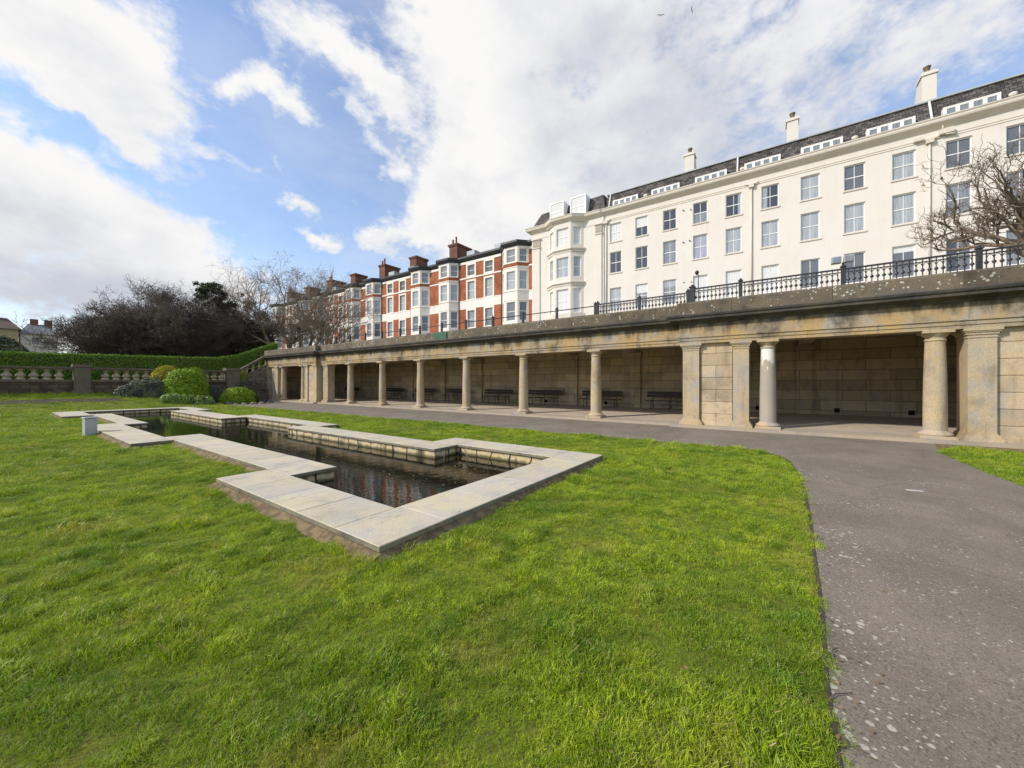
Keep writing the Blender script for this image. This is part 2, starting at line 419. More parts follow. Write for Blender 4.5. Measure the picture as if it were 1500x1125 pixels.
def grass_mat():
    m, nt = new_mat('grass_blade')
    p = nt.pos()
    rnd = nt.n('ShaderNodeObjectInfo').outputs['Random']
    isl = nt.island()
    col = nt.mix(nt.ramp(rnd, 0, 1, 0, 1, False), (.175, .285, .008), (.58, .67, .03))
    col = nt.mix(nt.ramp(nt.noise(p, .55, 5, .6), .40, .66), col, (.20, .33, .014))
    col = nt.mix(nt.ramp(nt.noise(nt.mapping(p, loc=(40, 9, 0)), 1.1, 6, .65), .52, .72, 0, .85), col, (.46, .43, .06))
    col = nt.mix(nt.ramp(nt.noise(nt.mapping(p, loc=(11, 4, 0)), 3.4, 4, .6), .46, .66, 0, .75), col, (.125, .245, .008))
    col = nt.mix(nt.ramp(nt.noise(nt.mapping(p, loc=(2, 17, 0)), 2.3, 5, .65), .54, .7, 0, .6), col, (.44, .45, .04))
    col = nt.mix(nt.ramp(isl, .86, .93), col, (.46, .38, .17))
    b = nt.n('ShaderNodeBsdfPrincipled', None, Base_Color=col, Roughness=.5)
    b.inputs['Specular IOR Level'].default_value = .35
    t = nt.n('ShaderNodeBsdfTranslucent', None, Color=col)
    mx = nt.n('ShaderNodeMixShader', None, i0=.28, i1=b.outputs[0], i2=t.outputs[0])
    nt.t.links.new(mx.outputs[0], nt.n('ShaderNodeOutputMaterial').inputs[0])
    MATS['grass_blade'] = m
    m, nt = new_mat('lawn_ground')
    p = nt.pos()
    col = nt.mix(nt.ramp(nt.noise(p, .55, 5, .6), .38, .66), (.20, .25, .022), (.13, .17, .014))
    col = nt.mix(nt.ramp(nt.noise(p, 26, 6, .7), .45, .65, 0, .9), col, (.11, .09, .035))
    col = nt.mix(nt.ramp(nt.noise(nt.mapping(p, loc=(40, 9, 0)), 1.1, 6, .65), .52, .72, 0, .75), col, (.30, .27, .06))
    finish(nt, col, .9, nt.noise(p, 30, 6, .7), .9, .04, spec=.15)
    MATS['lawn_ground'] = m


grass_mat()


def asphalt():
    m, nt = new_mat('asphalt')
    p = nt.pos()
    s = nt.n('ShaderNodeSeparateXYZ', None, Vector=p)
    col = nt.mix(nt.ramp(nt.noise(p, .8, 6, .65), .35, .65), (.185, .151, .108), (.245, .203, .152))
    col = nt.mix(nt.ramp(nt.noise(nt.mapping(p, scale=(.5, 2.2, 1)), .6, 5, .6), .5, .7, 0, .5), col, (.165, .136, .10))
    agg = nt.noise(p, 70, 5, .9)
    col = nt.mix(nt.ramp(agg, .5, .66, 0, .8), col, (.38, .345, .305))
    col = nt.mix(nt.ramp(nt.noise(nt.mapping(p, loc=(3, 8, 1)), 80, 4, .85), .48, .66, 0, .8), col, (.065, .057, .05))
    ck = nt.n('ShaderNodeTexVoronoi', {'feature': 'DISTANCE_TO_EDGE'}, Vector=nt.n('ShaderNodeVectorMath', {'operation': 'MULTIPLY_ADD'}, i0=nt.n('ShaderNodeTexNoise', None, Vector=p, Scale=4.0, Detail=5.0).outputs['Color'], i1=(.35, .35, 0), i2=p).outputs[0], Scale=.55)
    ckf = nt.math('MULTIPLY', nt.ramp(ck.outputs['Distance'], .010, .002), nt.ramp(nt.noise(nt.mapping(p, loc=(6, 6, 0)), .5, 3), .48, .6, 0, .22))
    col = nt.mix(ckf, col, (.05, .042, .035))
    col = nt.mix(nt.ramp(nt.noise(nt.mapping(p, loc=(13, 1, 0)), 2.6, 4, .6), .66, .76, 0, .5), col, (.07, .06, .05))
    col = nt.mix(nt.ramp(nt.noise(nt.mapping(p, loc=(1, 23, 0)), 1.4, 5, .65), .56, .72, 0, .45), col, (.27, .22, .165))
    # lichen rosettes: scattered pale discs, denser in drifts and near the grass
    wob = nt.n('ShaderNodeTexNoise', None, Vector=p, Scale=38.0, Detail=3.0)
    pv = nt.n('ShaderNodeVectorMath', {'operation': 'MULTIPLY_ADD'}, i0=wob.outputs['Color'], i1=(.014, .014, .0), i2=p).outputs[0]
    near = nt.ramp(s.outputs[0], 14, 1.5, .068, .12)
    edge = nt.ramp(s.outputs[1], -1.0, -.2, .0, .06)
    drift = nt.ramp(nt.noise(p, 1.3, 4, .6), .45, .75, -.06, .10)
    thr = nt.math('ADD', nt.math('ADD', near, edge), drift)
    for sc, mul, loc in ((6.5, .8, (0, 0, 0)), (12.0, 1.0, (4, 2, 0)), (24.0, 1.15, (9, 5, 0))):
        vo = nt.n('ShaderNodeTexVoronoi', {'voronoi_dimensions': '2D'}, Vector=nt.mapping(pv, loc=loc), Scale=sc)
        pick = nt.n('ShaderNodeSeparateColor', None, Color=vo.outputs['Color'])
        t2 = nt.math('MULTIPLY', nt.math('MULTIPLY', thr, mul), nt.ramp(pick.outputs[0], .45, .85))
        f = nt.ramp(nt.math('SUBTRACT', t2, vo.outputs['Distance']), -.012, .03, 0, .85)
        lc = nt.mix(pick.outputs[1], (.56, .52, .43), (.48, .46, .33))
        lc = nt.mix(nt.ramp(nt.noise(p, 130, 2), .4, .7, 0, .5), lc, (.3, .27, .22))
        col = nt.mix(f, col, lc)
    finish(nt, col, .86, nt.math('ADD', agg, nt.math('MULTIPLY', nt.noise(p, 14, 3), 2.0)), .55, .006, spec=.3)
    MATS['asphalt'] = m


asphalt()


def water_mat():
    m, nt = new_mat('pond_water')
    p = nt.pos()
    col = nt.mix(nt.ramp(nt.noise(p, .7, 5, .6), .4, .65), (.005, .006, .003), (.009, .009, .004))
    col = nt.mix(nt.ramp(nt.noise(nt.mapping(p, scale=(1, .5, 1), loc=(2, 5, 0)), 1.6, 6, .7), .58, .74, 0, .7), col, (.035, .032, .010))
    rip = nt.noise(nt.mapping(p, scale=(1.0, 1.6, 1)), 5.5, 3, .5)
    rip2 = nt.noise(p, 1.4, 2, .5)
    h = nt.math('ADD', rip, nt.math('MULTIPLY', rip2, 1.5))
    finish(nt, col, .035, h, .05, .03, spec=.5, IOR=1.33)
    MATS['pond_water'] = m


water_mat()


def bark(name, c1, c2):
    simple(name, c1, c2, 5, .85, .4, 30)


bark('bark_grey', (.23, .18, .125), (.13, .10, .075))
bark('bark_dark', (.10, .08, .06), (.15, .118, .088))
bark('bark_brown', (.32, .26, .195), (.20, .155, .115))


# ------------------------------------------------------------------ mesh helpers
class MB:
    """collects shapes; build() links them as one mesh object. Coordinates are given in the thing's wider frame, off is taken away"""

    def __init__(s, off=(0, 0, 0)):
        s.v, s.f, s.sm, s.mi = [], [], [], []
        s.off = off
        s.cur = 0

    def add(s, vs, fs, smooth=False):
        b = len(s.v)
        s.v += [tuple(x) for x in vs]
        s.f += [tuple(b + i for i in f) for f in fs]
        s.sm += [smooth] * len(fs)
        s.mi += [s.cur] * len(fs)

    def quad(s, a, b, c, d):
        s.add([a, b, c, d], [(0, 1, 2, 3)])

    def box(s, x0, x1, y0, y1, z0, z1):
        s.add([(x0, y0, z0), (x1, y0, z0), (x1, y1, z0), (x0, y1, z0), (x0, y0, z1), (x1, y0, z1), (x1, y1, z1), (x0, y1, z1)],
              [(0, 3, 2, 1), (4, 5, 6, 7), (0, 1, 5, 4), (1, 2, 6, 5), (2, 3, 7, 6), (3, 0, 4, 7)])

    def cbox(s, x0, x1, y0, y1, z0, z1, c=.01):
        """box with chamfered upright and top edges"""
        def ring(i, z):
            return [(x0 + i + c, y0 + i, z), (x1 - i - c, y0 + i, z), (x1 - i, y0 + i + c, z), (x1 - i, y1 - i - c, z), (x1 - i - c, y1 - i, z), (x0 + i + c, y1 - i, z), (x0 + i, y1 - i - c, z), (x0 + i, y0 + i + c, z)]
        vs = ring(0, z0) + ring(0, z1 - c) + ring(c * .8, z1)
        fs = [tuple(reversed(range(8))), tuple(range(16, 24))]
        for k in (0, 8):
            for i in range(8):
                j = (i + 1) % 8
                fs.append((k + i, k + j, k + 8 + j, k + 8 + i))
        s.add(vs, fs)

    def slab(s, x0, x1, y0, y1, z0, z1):
        """paving slab: worn top (material 0), dirty edges (material 1)"""
        c = .007
        s.add([(x0 + c, y0 + c, z1), (x1 - c, y0 + c, z1), (x1 - c, y1 - c, z1), (x0 + c, y1 - c, z1)], [(0, 1, 2, 3)])
        top = [(x0 + c, y0 + c, z1), (x1 - c, y0 + c, z1), (x1 - c, y1 - c, z1), (x0 + c, y1 - c, z1)]
        mid = [(x0, y0, z1 - c), (x1, y0, z1 - c), (x1, y1, z1 - c), (x0, y1, z1 - c)]
        low = [(x0, y0, z0), (x1, y0, z0), (x1, y1, z0), (x0, y1, z0)]
        s.add(top + mid, [(4 + i, 4 + (i + 1) % 4, (i + 1) % 4, i) for i in range(4)])
        s.cur = 1
        s.add(top + mid + low, [(8 + i, 8 + (i + 1) % 4, 4 + (i + 1) % 4, 4 + i) for i in range(4)] + [(11, 10, 9, 8)])
        s.cur = 0

    def prism(s, pts, z0, z1):
        n = len(pts)
        vs = [(x, y, z0) for x, y in pts] + [(x, y, z1) for x, y in pts]
        s.add(vs, [tuple(reversed(range(n))), tuple(range(n, 2 * n))] + [(i, (i + 1) % n, n + (i + 1) % n, n + i) for i in range(n)])

    def extrude_y(s, prof, y0, y1):
        """profile of (x, z) pulled along Y"""
        n = len(prof)
        vs = [(x, y0, z) for x, z in prof] + [(x, y1, z) for x, z in prof]
        s.add(vs, [tuple(range(n)), tuple(reversed(range(n, 2 * n)))] + [(i, n + i, n + (i + 1) % n, (i + 1) % n) for i in range(n)])

    def sweep(s, prof, path, closed_ends=True):
        """profile (outward, z) swept round a path of (x, y, nx, ny) mitre points"""
        n = len(prof)
        vs = []
        for (x, y, nx, ny) in path:
            vs += [(x + nx * o, y + ny * o, z) for o, z in prof]
        fs = []
        for k in range(len(path) - 1):
            for i in range(n):
                j = (i + 1) % n
                fs.append((k * n + i, k * n + j, (k + 1) * n + j, (k + 1) * n + i))
        if closed_ends:
            fs += [tuple(reversed(range(n))), tuple(range((len(path) - 1) * n, len(path) * n))]
        s.add(vs, fs)

    def lathe(s, prof, cx=0, cy=0, n=24, smooth=True, cap=True):
        vs, fs = [], []
        for r, z in prof:
            for i in range(n):
                a = 2 * math.pi * i / n
                vs.append((cx + r * math.cos(a), cy + r * math.sin(a), z))
        for k in range(len(prof) - 1):
            for i in range(n):
                j = (i + 1) % n
                fs.append((k * n + i, k * n + j, (k + 1) * n + j, (k + 1) * n + i))
        s.add(vs, fs, smooth)
        if cap:
            s.add(vs[-n:], [tuple(range(n))])
            s.add(vs[:n], [tuple(reversed(range(n)))])

    def tube(s, pts, rad, n=6, smooth=True):
        if not isinstance(rad, (list, tuple)):
            rad = [rad] * len(pts)
        pts = [Vector(p) for p in pts]
        vs, fs = [], []
        for k, p in enumerate(pts):
            d = (pts[min(k + 1, len(pts) - 1)] - pts[max(k - 1, 0)]).normalized()
            a = d.cross(Vector((0, 0, 1)) if abs(d.z) < .9 else Vector((1, 0, 0))).normalized()
            b = d.cross(a)
            for i in range(n):
                t = 2 * math.pi * i / n
                vs.append(p + a * (math.cos(t) * rad[k]) + b * (math.sin(t) * rad[k]))
        for k in range(len(pts) - 1):
            for i in range(n):
                j = (i + 1) % n
                fs.append((k * n + i, (k + 1) * n + i, (k + 1) * n + j, k * n + j))
        fs += [tuple(range(n)), tuple(reversed(range((len(pts) - 1) * n, len(pts) * n)))]
        s.add(vs, fs, smooth)

    def wall(s, o, d, nrm, u0, u1, z0, z1, ops, depth):
        """upright wall sheet with openings (ua, ub, za, zb) and their reveals; o origin, d run, nrm outward (2-D)"""
        us = sorted({u0, u1} | {min(max(x, u0), u1) for p in ops for x in p[:2]})
        zs = sorted({z0, z1} | {min(max(x, z0), z1) for p in ops for x in p[2:4]})

        def P(u, z, k=0.0):
            return (o[0] + d[0] * u - nrm[0] * k, o[1] + d[1] * u - nrm[1] * k, z)
        for a, b in zip(us[:-1], us[1:]):
            for c, e in zip(zs[:-1], zs[1:]):
                mu, mz = (a + b) / 2, (c + e) / 2
                if any(p[0] < mu < p[1] and p[2] < mz < p[3] for p in ops):
                    continue
                s.quad(P(a, c), P(b, c), P(b, e), P(a, e))
        for ua, ub, za, zb in [p[:4] for p in ops]:
            s.quad(P(ua, za), P(ua, zb), P(ua, zb, depth), P(ua, za, depth))
            s.quad(P(ub, za), P(ub, za, depth), P(ub, zb, depth), P(ub, zb))
            s.quad(P(ua, zb), P(ub, zb), P(ub, zb, depth), P(ua, zb, depth))
            s.quad(P(ua, za), P(ua, za, depth), P(ub, za, depth), P(ub, za))

    def build(s, name, mat, parent=None, loc=None, rotz=None, fixn=True):
        me = bpy.data.meshes.new(name)
        ox, oy, oz = s.off
        me.from_pydata([(x - ox, y - oy, z - oz) for x, y, z in s.v], [], s.f)
        for m in (mat if isinstance(mat, (list, tuple)) else [mat]):
            me.materials.append(MATS[m])
        me.polygons.foreach_set('use_smooth', s.sm)
        me.polygons.foreach_set('material_index', s.mi)
        if fixn:
            bm = bmesh.new()
            bm.from_mesh(me)
            bmesh.ops.recalc_face_normals(bm, faces=bm.faces)
            bm.to_mesh(me)
            bm.free()
        me.update()
        return link(name, me, parent, loc, rotz)


def link(name, me, parent=None, loc=None, rotz=None):
    o = bpy.data.objects.new(name, me)
    scene.collection.objects.link(o)
    if parent is not None:
        o.parent = parent
    if loc is not None:
        o.location = loc
    if rotz is not None:
        o.rotation_euler = (0, 0, rotz)
    return o


def np_mesh(name, verts, faces, mat, parent=None, loc=None, smooth=False, mats_idx=None):
    """quick mesh from arrays; faces (n, k) of one size"""
    me = bpy.data.meshes.new(name)
    nv, nf, k = len(verts), len(faces), faces.shape[1]
    me.vertices.add(nv)
    me.vertices.foreach_set('co', np.asarray(verts, dtype=np.float32).ravel())
    me.loops.add(nf * k)
    me.loops.foreach_set('vertex_index', faces.astype(np.int32).ravel())
    me.polygons.add(nf)
    me.polygons.foreach_set('loop_start', np.arange(nf, dtype=np.int32) * k)
    me.polygons.foreach_set('loop_total', np.full(nf, k, dtype=np.int32))
    for m in (mat if isinstance(mat, (list, tuple)) else [mat]):
        me.materials.append(MATS[m])
    if mats_idx is not None:
        me.polygons.foreach_set('material_index', mats_idx)
    if smooth:
        me.polygons.foreach_set('use_smooth', np.ones(nf, dtype=bool))
    me.update(calc_edges=True)
    return link(name, me, parent, loc)


def tag(o, label=None, cat=None, group=None, kind=None):
    if label:
        o['label'] = label
    if cat:
        o['category'] = cat
    if group:
        o['group'] = group
    if kind:
        o['kind'] = kind
    return o


def root(name, loc, label, cat, group=None, rotz=0.0):
    o = bpy.data.objects.new(name, None)
    scene.collection.objects.link(o)
    o.location = loc
    o.rotation_euler = (0, 0, rotz)
    o.empty_display_size = .3
    return tag(o, label, cat, group)


def copy_tree(o, parent=None):
    c = o.copy()
    scene.collection.objects.link(c)
    if parent is not None:
        c.parent = parent
    for ch in list(o.children):
        copy_tree(ch, c)
    return c


def smooth01(t):
    t = np.clip(t, 0, 1)
    return t * t * (3 - 2 * t)


# ------------------------------------------------------------------ ground
def gz(x, y):
    """height of the lawn: flat, rising to a low bank in front of the far balustrade"""
    t = smooth01((np.asarray(y, float) - 30.8) / 6.0)
    a = 1 - smooth01((np.asarray(x, float) - 7.6) / 2.0)
    return .86 * t * a


# pool outline: (y0, y1, left outer, right outer), and every coping run (x0, x1, y0, y1)
ML, MR = 2.80, 6.52
POOL_ROWS = [(2.93, 7.08, 2.05, 7.32), (7.08, 12.75, ML, MR), (12.75, 19.78, 2.0, 7.25), (19.78, 25.45, ML, MR), (25.45, 29.6, 1.88, 7.16)]
COPING = [(2.05, 7.32, 2.93, 3.69, 'x'), (2.05, ML, 3.69, 7.08, 'y'), (ML, 3.58, 6.35, 13.6, 'y'), (2.0, ML, 12.75, 19.78, 'y'), (ML, 3.45, 18.95, 26.2, 'y'),
          (1.88, ML, 25.45, 28.75, 'y'), (1.88, 7.16, 28.75, 29.6, 'x'),
          (MR, 7.32, 3.69, 7.08, 'y'), (5.78, MR, 6.25, 13.35, 'y'), (MR, 7.25, 12.75, 19.78, 'y'), (5.6, MR, 18.75, 26.2, 'y'), (MR, 7.16, 25.45, 28.75, 'y')]


def in_pool(x, y, m=0.0):
    x, y = np.asarray(x), np.asarray(y)
    r = np.zeros(x.shape, bool)
    for y0, y1, a, b in POOL_ROWS:
        r |= (y > y0 - m) & (y < y1 + m) & (x > a - m) & (x < b + m)
    return r


# lawn / path edge, from the camera's right hand round the corner and away along the colonnade
EDGE = [(-40, -.17), (1.0, -.17), (2.04, -.19), (2.6, -.20), (3.35, -.23), (4.7, -.26), (5.6, -.28), (7.0, -.30), (8.4, -.25), (9.4, -.16), (10.02, .0), (10.36, .35), (10.48, .9), (10.56, 2.06), (10.55, 5), (10.5, 10), (10.35, 15), (10.15, 21), (10.0, 26.6), (9.8, 30.0), (9.65, 32.0)]
EX = np.array([e[0] for e in EDGE])
EY = np.array([e[1] for e in EDGE])


def edge_x(y):
    return np.interp(y, EY[12:], EX[12:])


def edge_y(x):
    return np.interp(x, EX[:13], EY[:13])


def on_lawn(x, y):
    x, y = np.asarray(x, float), np.asarray(y, float)
    main = (y > edge_y(x) - .016) & (x < np.where(y < .9, 10.48, edge_x(y))) & (y < 36.9)
    right = (y < right_edge(x)) & (x < 13.75) & (x > 2)
    return main, right


def right_edge(x):
    return np.interp(x, [-5, 9.2, 10.5, 12.5, 13.2, 13.75], [-3.1, -3.05, -3.0, -2.97, -3.15, -3.6])


xs = sorted(set([-900, -300, -120, -60, -30, -20, 60, 150, 400, 900] + [x for r in POOL_ROWS for x in r[2:]] + list(np.round(np.arange(-14, 26, 1.0), 3))))
ys = sorted(set([-900, -300, -120, -60, -30, 60, 150, 400, 1200] + [y for r in POOL_ROWS for y in r[:2]] + list(np.round(np.arange(-20, 42, 1.0), 3))))
g = MB()
idx = {}
for i, x in enumerate(xs):
    for j, y in enumerate(ys):
        idx[i, j] = len(g.v)
        g.v.append((x, y, float(gz(x, y)) if y < 45 else float(gz(x, 37))))
for i in range(len(xs) - 1):
    for j in range(len(ys) - 1):
        if not in_pool((xs[i] + xs[i + 1]) / 2, (ys[j] + ys[j + 1]) / 2):
            g.f.append((idx[i, j], idx[i + 1, j], idx[i + 1, j + 1], idx[i, j + 1]))
            g.sm.append(True)
            g.mi.append(0)
tag(g.build('lawn_ground', 'lawn_ground'), 'wide mown lawn around the sunken pool', 'lawn', kind='structure')


def sheet(name, pts, mat, label, z=.006, cat='path', drape=False):
    b = MB()
    me = bpy.data.meshes.new(name)
    bm = bmesh.new()
    vs = [bm.verts.new((x, y, z + (float(gz(x, y)) if drape else 0))) for x, y in pts]
    f = bm.faces.new(vs)
    bmesh.ops.triangulate(bm, faces=[f])
    bmesh.ops.recalc_face_normals(bm, faces=bm.faces)
    if sum(q.normal.z for q in bm.faces) < 0:
        bmesh.ops.reverse_faces(bm, faces=bm.faces)
    bm.to_mesh(me)
    bm.free()
    me.materials.append(MATS[mat])
    o = link(name, me)
    return tag(o, label, cat, kind='structure')


path_pts = [(x, y) for x, y in EDGE[1:-1]] + [(9.68, 31.4), (9.66, 33.5), (9.9, 35.8), (10.6, 37.0), (12.0, 37.6), (14.6, 38.5), (14.9, 38.5), (14.9, -3.4), (13.75, -3.4), (13.2, -3.15), (12.5, -2.97), (10.5, -3.0), (9.2, -3.05), (-6, -3.1), (-6, -.17)]
sheet('path', path_pts, 'asphalt', 'worn grey asphalt path spotted with pale lichen, curving along the colonnade', .008)
sheet('soil_margin', [(13.3, -3.12), (14.6, -3.35), (14.6, -30), (13.7, -30), (13.75, -3.6)], 'soil', 'bare soil margin between right lawn and colonnade step', .012, 'soil')
sheet('path_marking', [(7.86, -1.53), (7.96, -1.53), (8.0, -1.72), (7.9, -1.72)], 'paint_white', 'short white paint mark on the asphalt', .013, 'marking')

ed_ = [(x, y) for x, y in EDGE if 1.0 <= x and y < .95]
sheet('soil_edge', ed_ + [(x + (.03 if y > .2 else 0), y - (.028 + .012 * math.sin(x * 9) + .008 * math.sin(x * 23)) * (0 if y > .5 else 1)) for x, y in reversed(ed_)], 'dark_soil', 'thin dark soil line where the turf meets the path', .014, 'soil')
# ------------------------------------------------------------------ pool
rng = random.Random(4)
pool = root('ornamental_pool', (4.6, 16, 0), 'long stepped stone pool with pale paving slab edge set in the lawn', 'pool')
off = (4.6, 16, 0)
cop, bas = MB(off), MB(off)
for x0, x1, y0, y1, ax in COPING:
    L = (x1 - x0) if ax == 'x' else (y1 - y0)
    n = max(1, round(L / .92))
    cuts = [0.0] + sorted((i + rng.uniform(-.12, .12)) / n for i in range(1, n)) + [1.0]
    for a, b in zip(cuts[:-1], cuts[1:]):
        dzz = rng.uniform(-.002, .002)
        gq = .001
        if ax == 'x':
            cop.slab(x0 + L * a + gq, x0 + L * b - gq, y0 + .002, y1 - .002, .068, .125 + dzz)
        else:
            cop.slab(x0 + .002, x1 - .002, y0 + L * a + gq, y0 + L * b - gq, .068, .125 + dzz)
    bas.box(x0 + .035, x1 - .035, y0 + .035, y1 - .035, -.7, .069)
mor = MB(off)
for x0, x1, y0, y1, ax in COPING:
    mor.box(x0 + .02, x1 - .02, y0 + .02, y1 - .02, .072, .120)
mor.build('mortar_bed', 'mortar', pool)
cop.build('coping', ['coping_stone', 'coping_edge'], pool, fixn=False)
bas.build('basin_wall', 'basin_stone', pool)
w = MB()
for y0, y1, a, b in POOL_ROWS:
    w.quad((a + .06, y0 + .0, -.10), (b - .06, y0, -.10), (b - .06, y1, -.10), (a + .06, y1, -.10))
tag(w.build('pool_water', 'pond_water'), 'dark still pond water inside the stone pool', 'water', kind='structure')
# worn soil strip outside the slabs
so = MB()
for y0, y1, a, b in POOL_ROWS:
    for k, (x0, x1, ya, yb) in enumerate([(a - .12, a, y0 - .02, y1 + .03), (b, b + .08, y0 - .02, y1)]):
        za_, zb_ = (.006, .064) if k == 0 else (.064, .006)
        so.quad((x0, ya, za_), (x1, ya, zb_), (x1, yb, zb_), (x0, yb, za_))
so.quad((1.98, 2.83, .0055), (7.38, 2.84, .0055), (7.32, 2.94, .064), (2.05, 2.94, .064))
tag(so.build('soil_strip', 'soil'), 'bare trodden soil strip along the pool slabs', 'soil', kind='structure')
# dry reed stems leaning on the pool corner
reeds = root('dry_reeds', (6.2, 5.8, -.1), 'few thin dry reed stems sticking out of the pool by its inner corner', 'reeds')
for i, (x, y, dx, dy, h) in enumerate([(6.35, 5.75, .12, .28, .46), (6.05, 5.5, -.03, .05, .30), (6.62 - .35, 5.1, .0, .02, .3), (5.72, 5.9, .02, -.03, .22)]):
    b = MB((6.2, 5.8, -.1))
    b.tube([(x, y, -.15), (x + dx * .5, y + dy * .5, h * .55 - .1), (x + dx, y + dy, h - .1)], [.006, .005, .003], 5)
    b.build('stem', 'reed_tan', reeds)
box_r = root('utility_box', (1.80, 17.0, 0), 'small grey metal service box standing on grass by the pool edge', 'utility box', rotz=R(8))
b = MB()
b.cbox(-.13, .13, -.12, .12, -.05, .53, .012)
b.build('cabinet', 'box_grey', box_r)
b = MB()
b.cbox(-.15, .15, -.14, .14, .531, .565, .01)
b.build('lid', 'box_grey', box_r)

# ------------------------------------------------------------------ colonnade
XM, XP = 15.05, 14.70          # architrave faces: main run, projecting pavilions
XB = 20.9                      # back wall
Y_R0, Y_R1, Y_L0, Y_L1 = -16.0, 2.98, 29.1, 38.2
colo = root('colonnade_shelter', (15.0, 11.0, 0), 'long low sandstone colonnade shelter with round columns, dark cornice and stained parapet', 'colonnade')
coff = (15.0, 11.0, 0)
ZT = 3.02
PF = .1    # platform top


def cmb():
    return MB(coff)


b = cmb()
b.box(14.72, 15.4, Y_R1 + .25, Y_L0 - .2, -.2, PF)
b.box(14.40, 15.4, Y_R0, Y_R1 + .25, -.2, PF + .004)
b.box(14.40, 15.4, Y_L0 - .2, Y_L1 + .1, -.2, PF + .004)
b.build('step', 'kerb_stone', colo)
b = cmb()
for y0, y1 in ((Y_R0, 3.0), (3.0, 29.0), (29.0, Y_L1)):
    b.quad((15.4, y0, PF + .002), (XB + .2, y0, .25), (XB + .2, y1, .25), (15.4, y1, PF + .002))
b.build('floor', 'floor_stone', colo)
b = cmb()
b.box(XB, XB + .5, Y_R0, Y_L1, -.1, 4.0)
b.box(15.35, XB, Y_L1 - .45, Y_L1, -.1, 3.6)
b.box(15.35, XB, -9.0, -8.6, -.1, 3.6)
b.build('back_wall', 'back_wall_stone', colo)
b = cmb()
b.box(15.6, XB + .4, Y_R0, Y_L1, 3.42, 4.02)
b.build('roof_slab', 'ceiling_stone', colo)
COLY = [25.36 - 3.779 * i for i in range(6)]
for y in COLY + [29.1, 32.9, -0.9]:
    b = cmb()
    b.box(XB - .14, XB + .02, y - .28, y + .28, .1, 3.05)
    b.box(XB - .19, XB + .02, y - .33, y + .33, 3.05, 3.25)
    b.build('wall_pilaster', 'back_wall_stone', colo)
    # beam across the ceiling
    b = cmb()
    b.box(15.5, XB + .02, y - .22, y + .22, 3.26, 3.5)
    b.build('ceiling_beam', 'ceiling_stone', colo)

# drains low in the back wall
for y in (-2.0, -4.2, .8, 3.2, 8.2, 12.2):
    b = cmb()
    b.box(XB - .02, XB + .02, y - .09, y + .09, .34, .52)
    b.build('drain_hole', 'hole_black', colo)

COLS = [(XM + .29, y, .232) for y in COLY] + [(XP + .29, .30, .232), (XP + .29, -3.46, .232), (XP + .29, 31.5, .232), (XP + .29, 35.1, .232)]
H = ZT - PF
for i, (x, y, r) in enumerate(COLS):
    b = cmb()
    prof = []
    for k in range(15):
        t = k / 14
        prof.append((r * (1 - .17 * t ** 1.7 + .012 * math.sin(math.pi * t)), PF + .20 + t * (H - .46)))
    b.lathe(prof, x, y, 28)
    c = b.build('column', 'column_white_run' if i == 6 else 'column_stone', colo)
    if i == 6:
        c['label'] = 'column with a white patch of peeling paint under its capital'
    b = cmb()
    b.cbox(x - .35, x + .35, y - .35, y + .35, PF - .002, PF + .075, .01)
    b.lathe([(.32, PF + .075), (.34, PF + .10), (.34, PF + .125), (.31, PF + .15), (.27, PF + .165), (.255, PF + .19), (.234, PF + .21)], x, y, 28)
    b.build('base', 'column_stone', c)
    b = cmb()
    zt = ZT
    b.lathe([(.194, zt - .30), (.218, zt - .285), (.218, zt - .265), (.2, zt - .25), (.2, zt - .19), (.22, zt - .175), (.265, zt - .12), (.28, zt - .085)], x, y, 28)
    b.cbox(x - .30, x + .30, y - .30, y + .30, zt - .086, zt, .008)
    b.build('capital', 'column_stone', c)


def pilaster(x0, x1, y0, y1, zt=ZT):
    """square pier with moulded foot and head"""
    b = cmb()
    b.box(x0, x1, y0, y1, PF + .2, zt - .26)
    p = b.build('pilaster', 'column_stone', colo)
    b = cmb()
    for e, za, zb in ((.10, PF - .002, PF + .085), (.075, PF + .085, PF + .12), (.045, PF + .12, PF + .17), (.02, PF + .17, PF + .2)):
        b.box(x0 - e, x1 + e, y0 - e, y1 + e, za, zb)
    b.build('base', 'column_stone', p)
    b = cmb()
    for e, za, zb in ((.02, zt - .26, zt - .23), (.0, zt - .23, zt - .18), (.03, zt - .18, zt - .12), (.06, zt - .12, zt - .085), (.085, zt - .085, zt)):
        b.box(x0 - e, x1 + e, y0 - e, y1 + e, za, zb)
    b.build('capital', 'column_stone', p)


def panel(x0, x1, y0, y1, zt=ZT):
    """coursed ashlar infill: real blocks with open joints"""
    b = cmb()
    z = PF - .01
    k = 0
    h = (zt - z) / 6.9
    while z < zt - .01:
        z1 = min(z + h, zt)
        n = max(1, round((y1 - y0) / .95))
        cuts = [y0 + (y1 - y0) * j / (n * 2) for j in range(2 * n + 1)]
        cuts = cuts[0::2] if k % 2 else ([y0] + cuts[1::2] + [y1])
        if y1 - y0 < 1.4:
            cuts = [y0, y1] if k % 2 else [y0, (y0 + y1) / 2, y1]
        for a, c in zip(cuts[:-1], cuts[1:]):
            b.cbox(x0, x1, a + (.003 if a > y0 else 0), c - (.003 if c < y1 else 0), z + .009, z1 - .009, .012)
        z, k = z1, k + 1
    b.box(x0 + .03, x1 - .03, y0 + .01, y1 - .01, PF, zt - .02)
    b.build('wall_panel', 'panel_stone', colo)


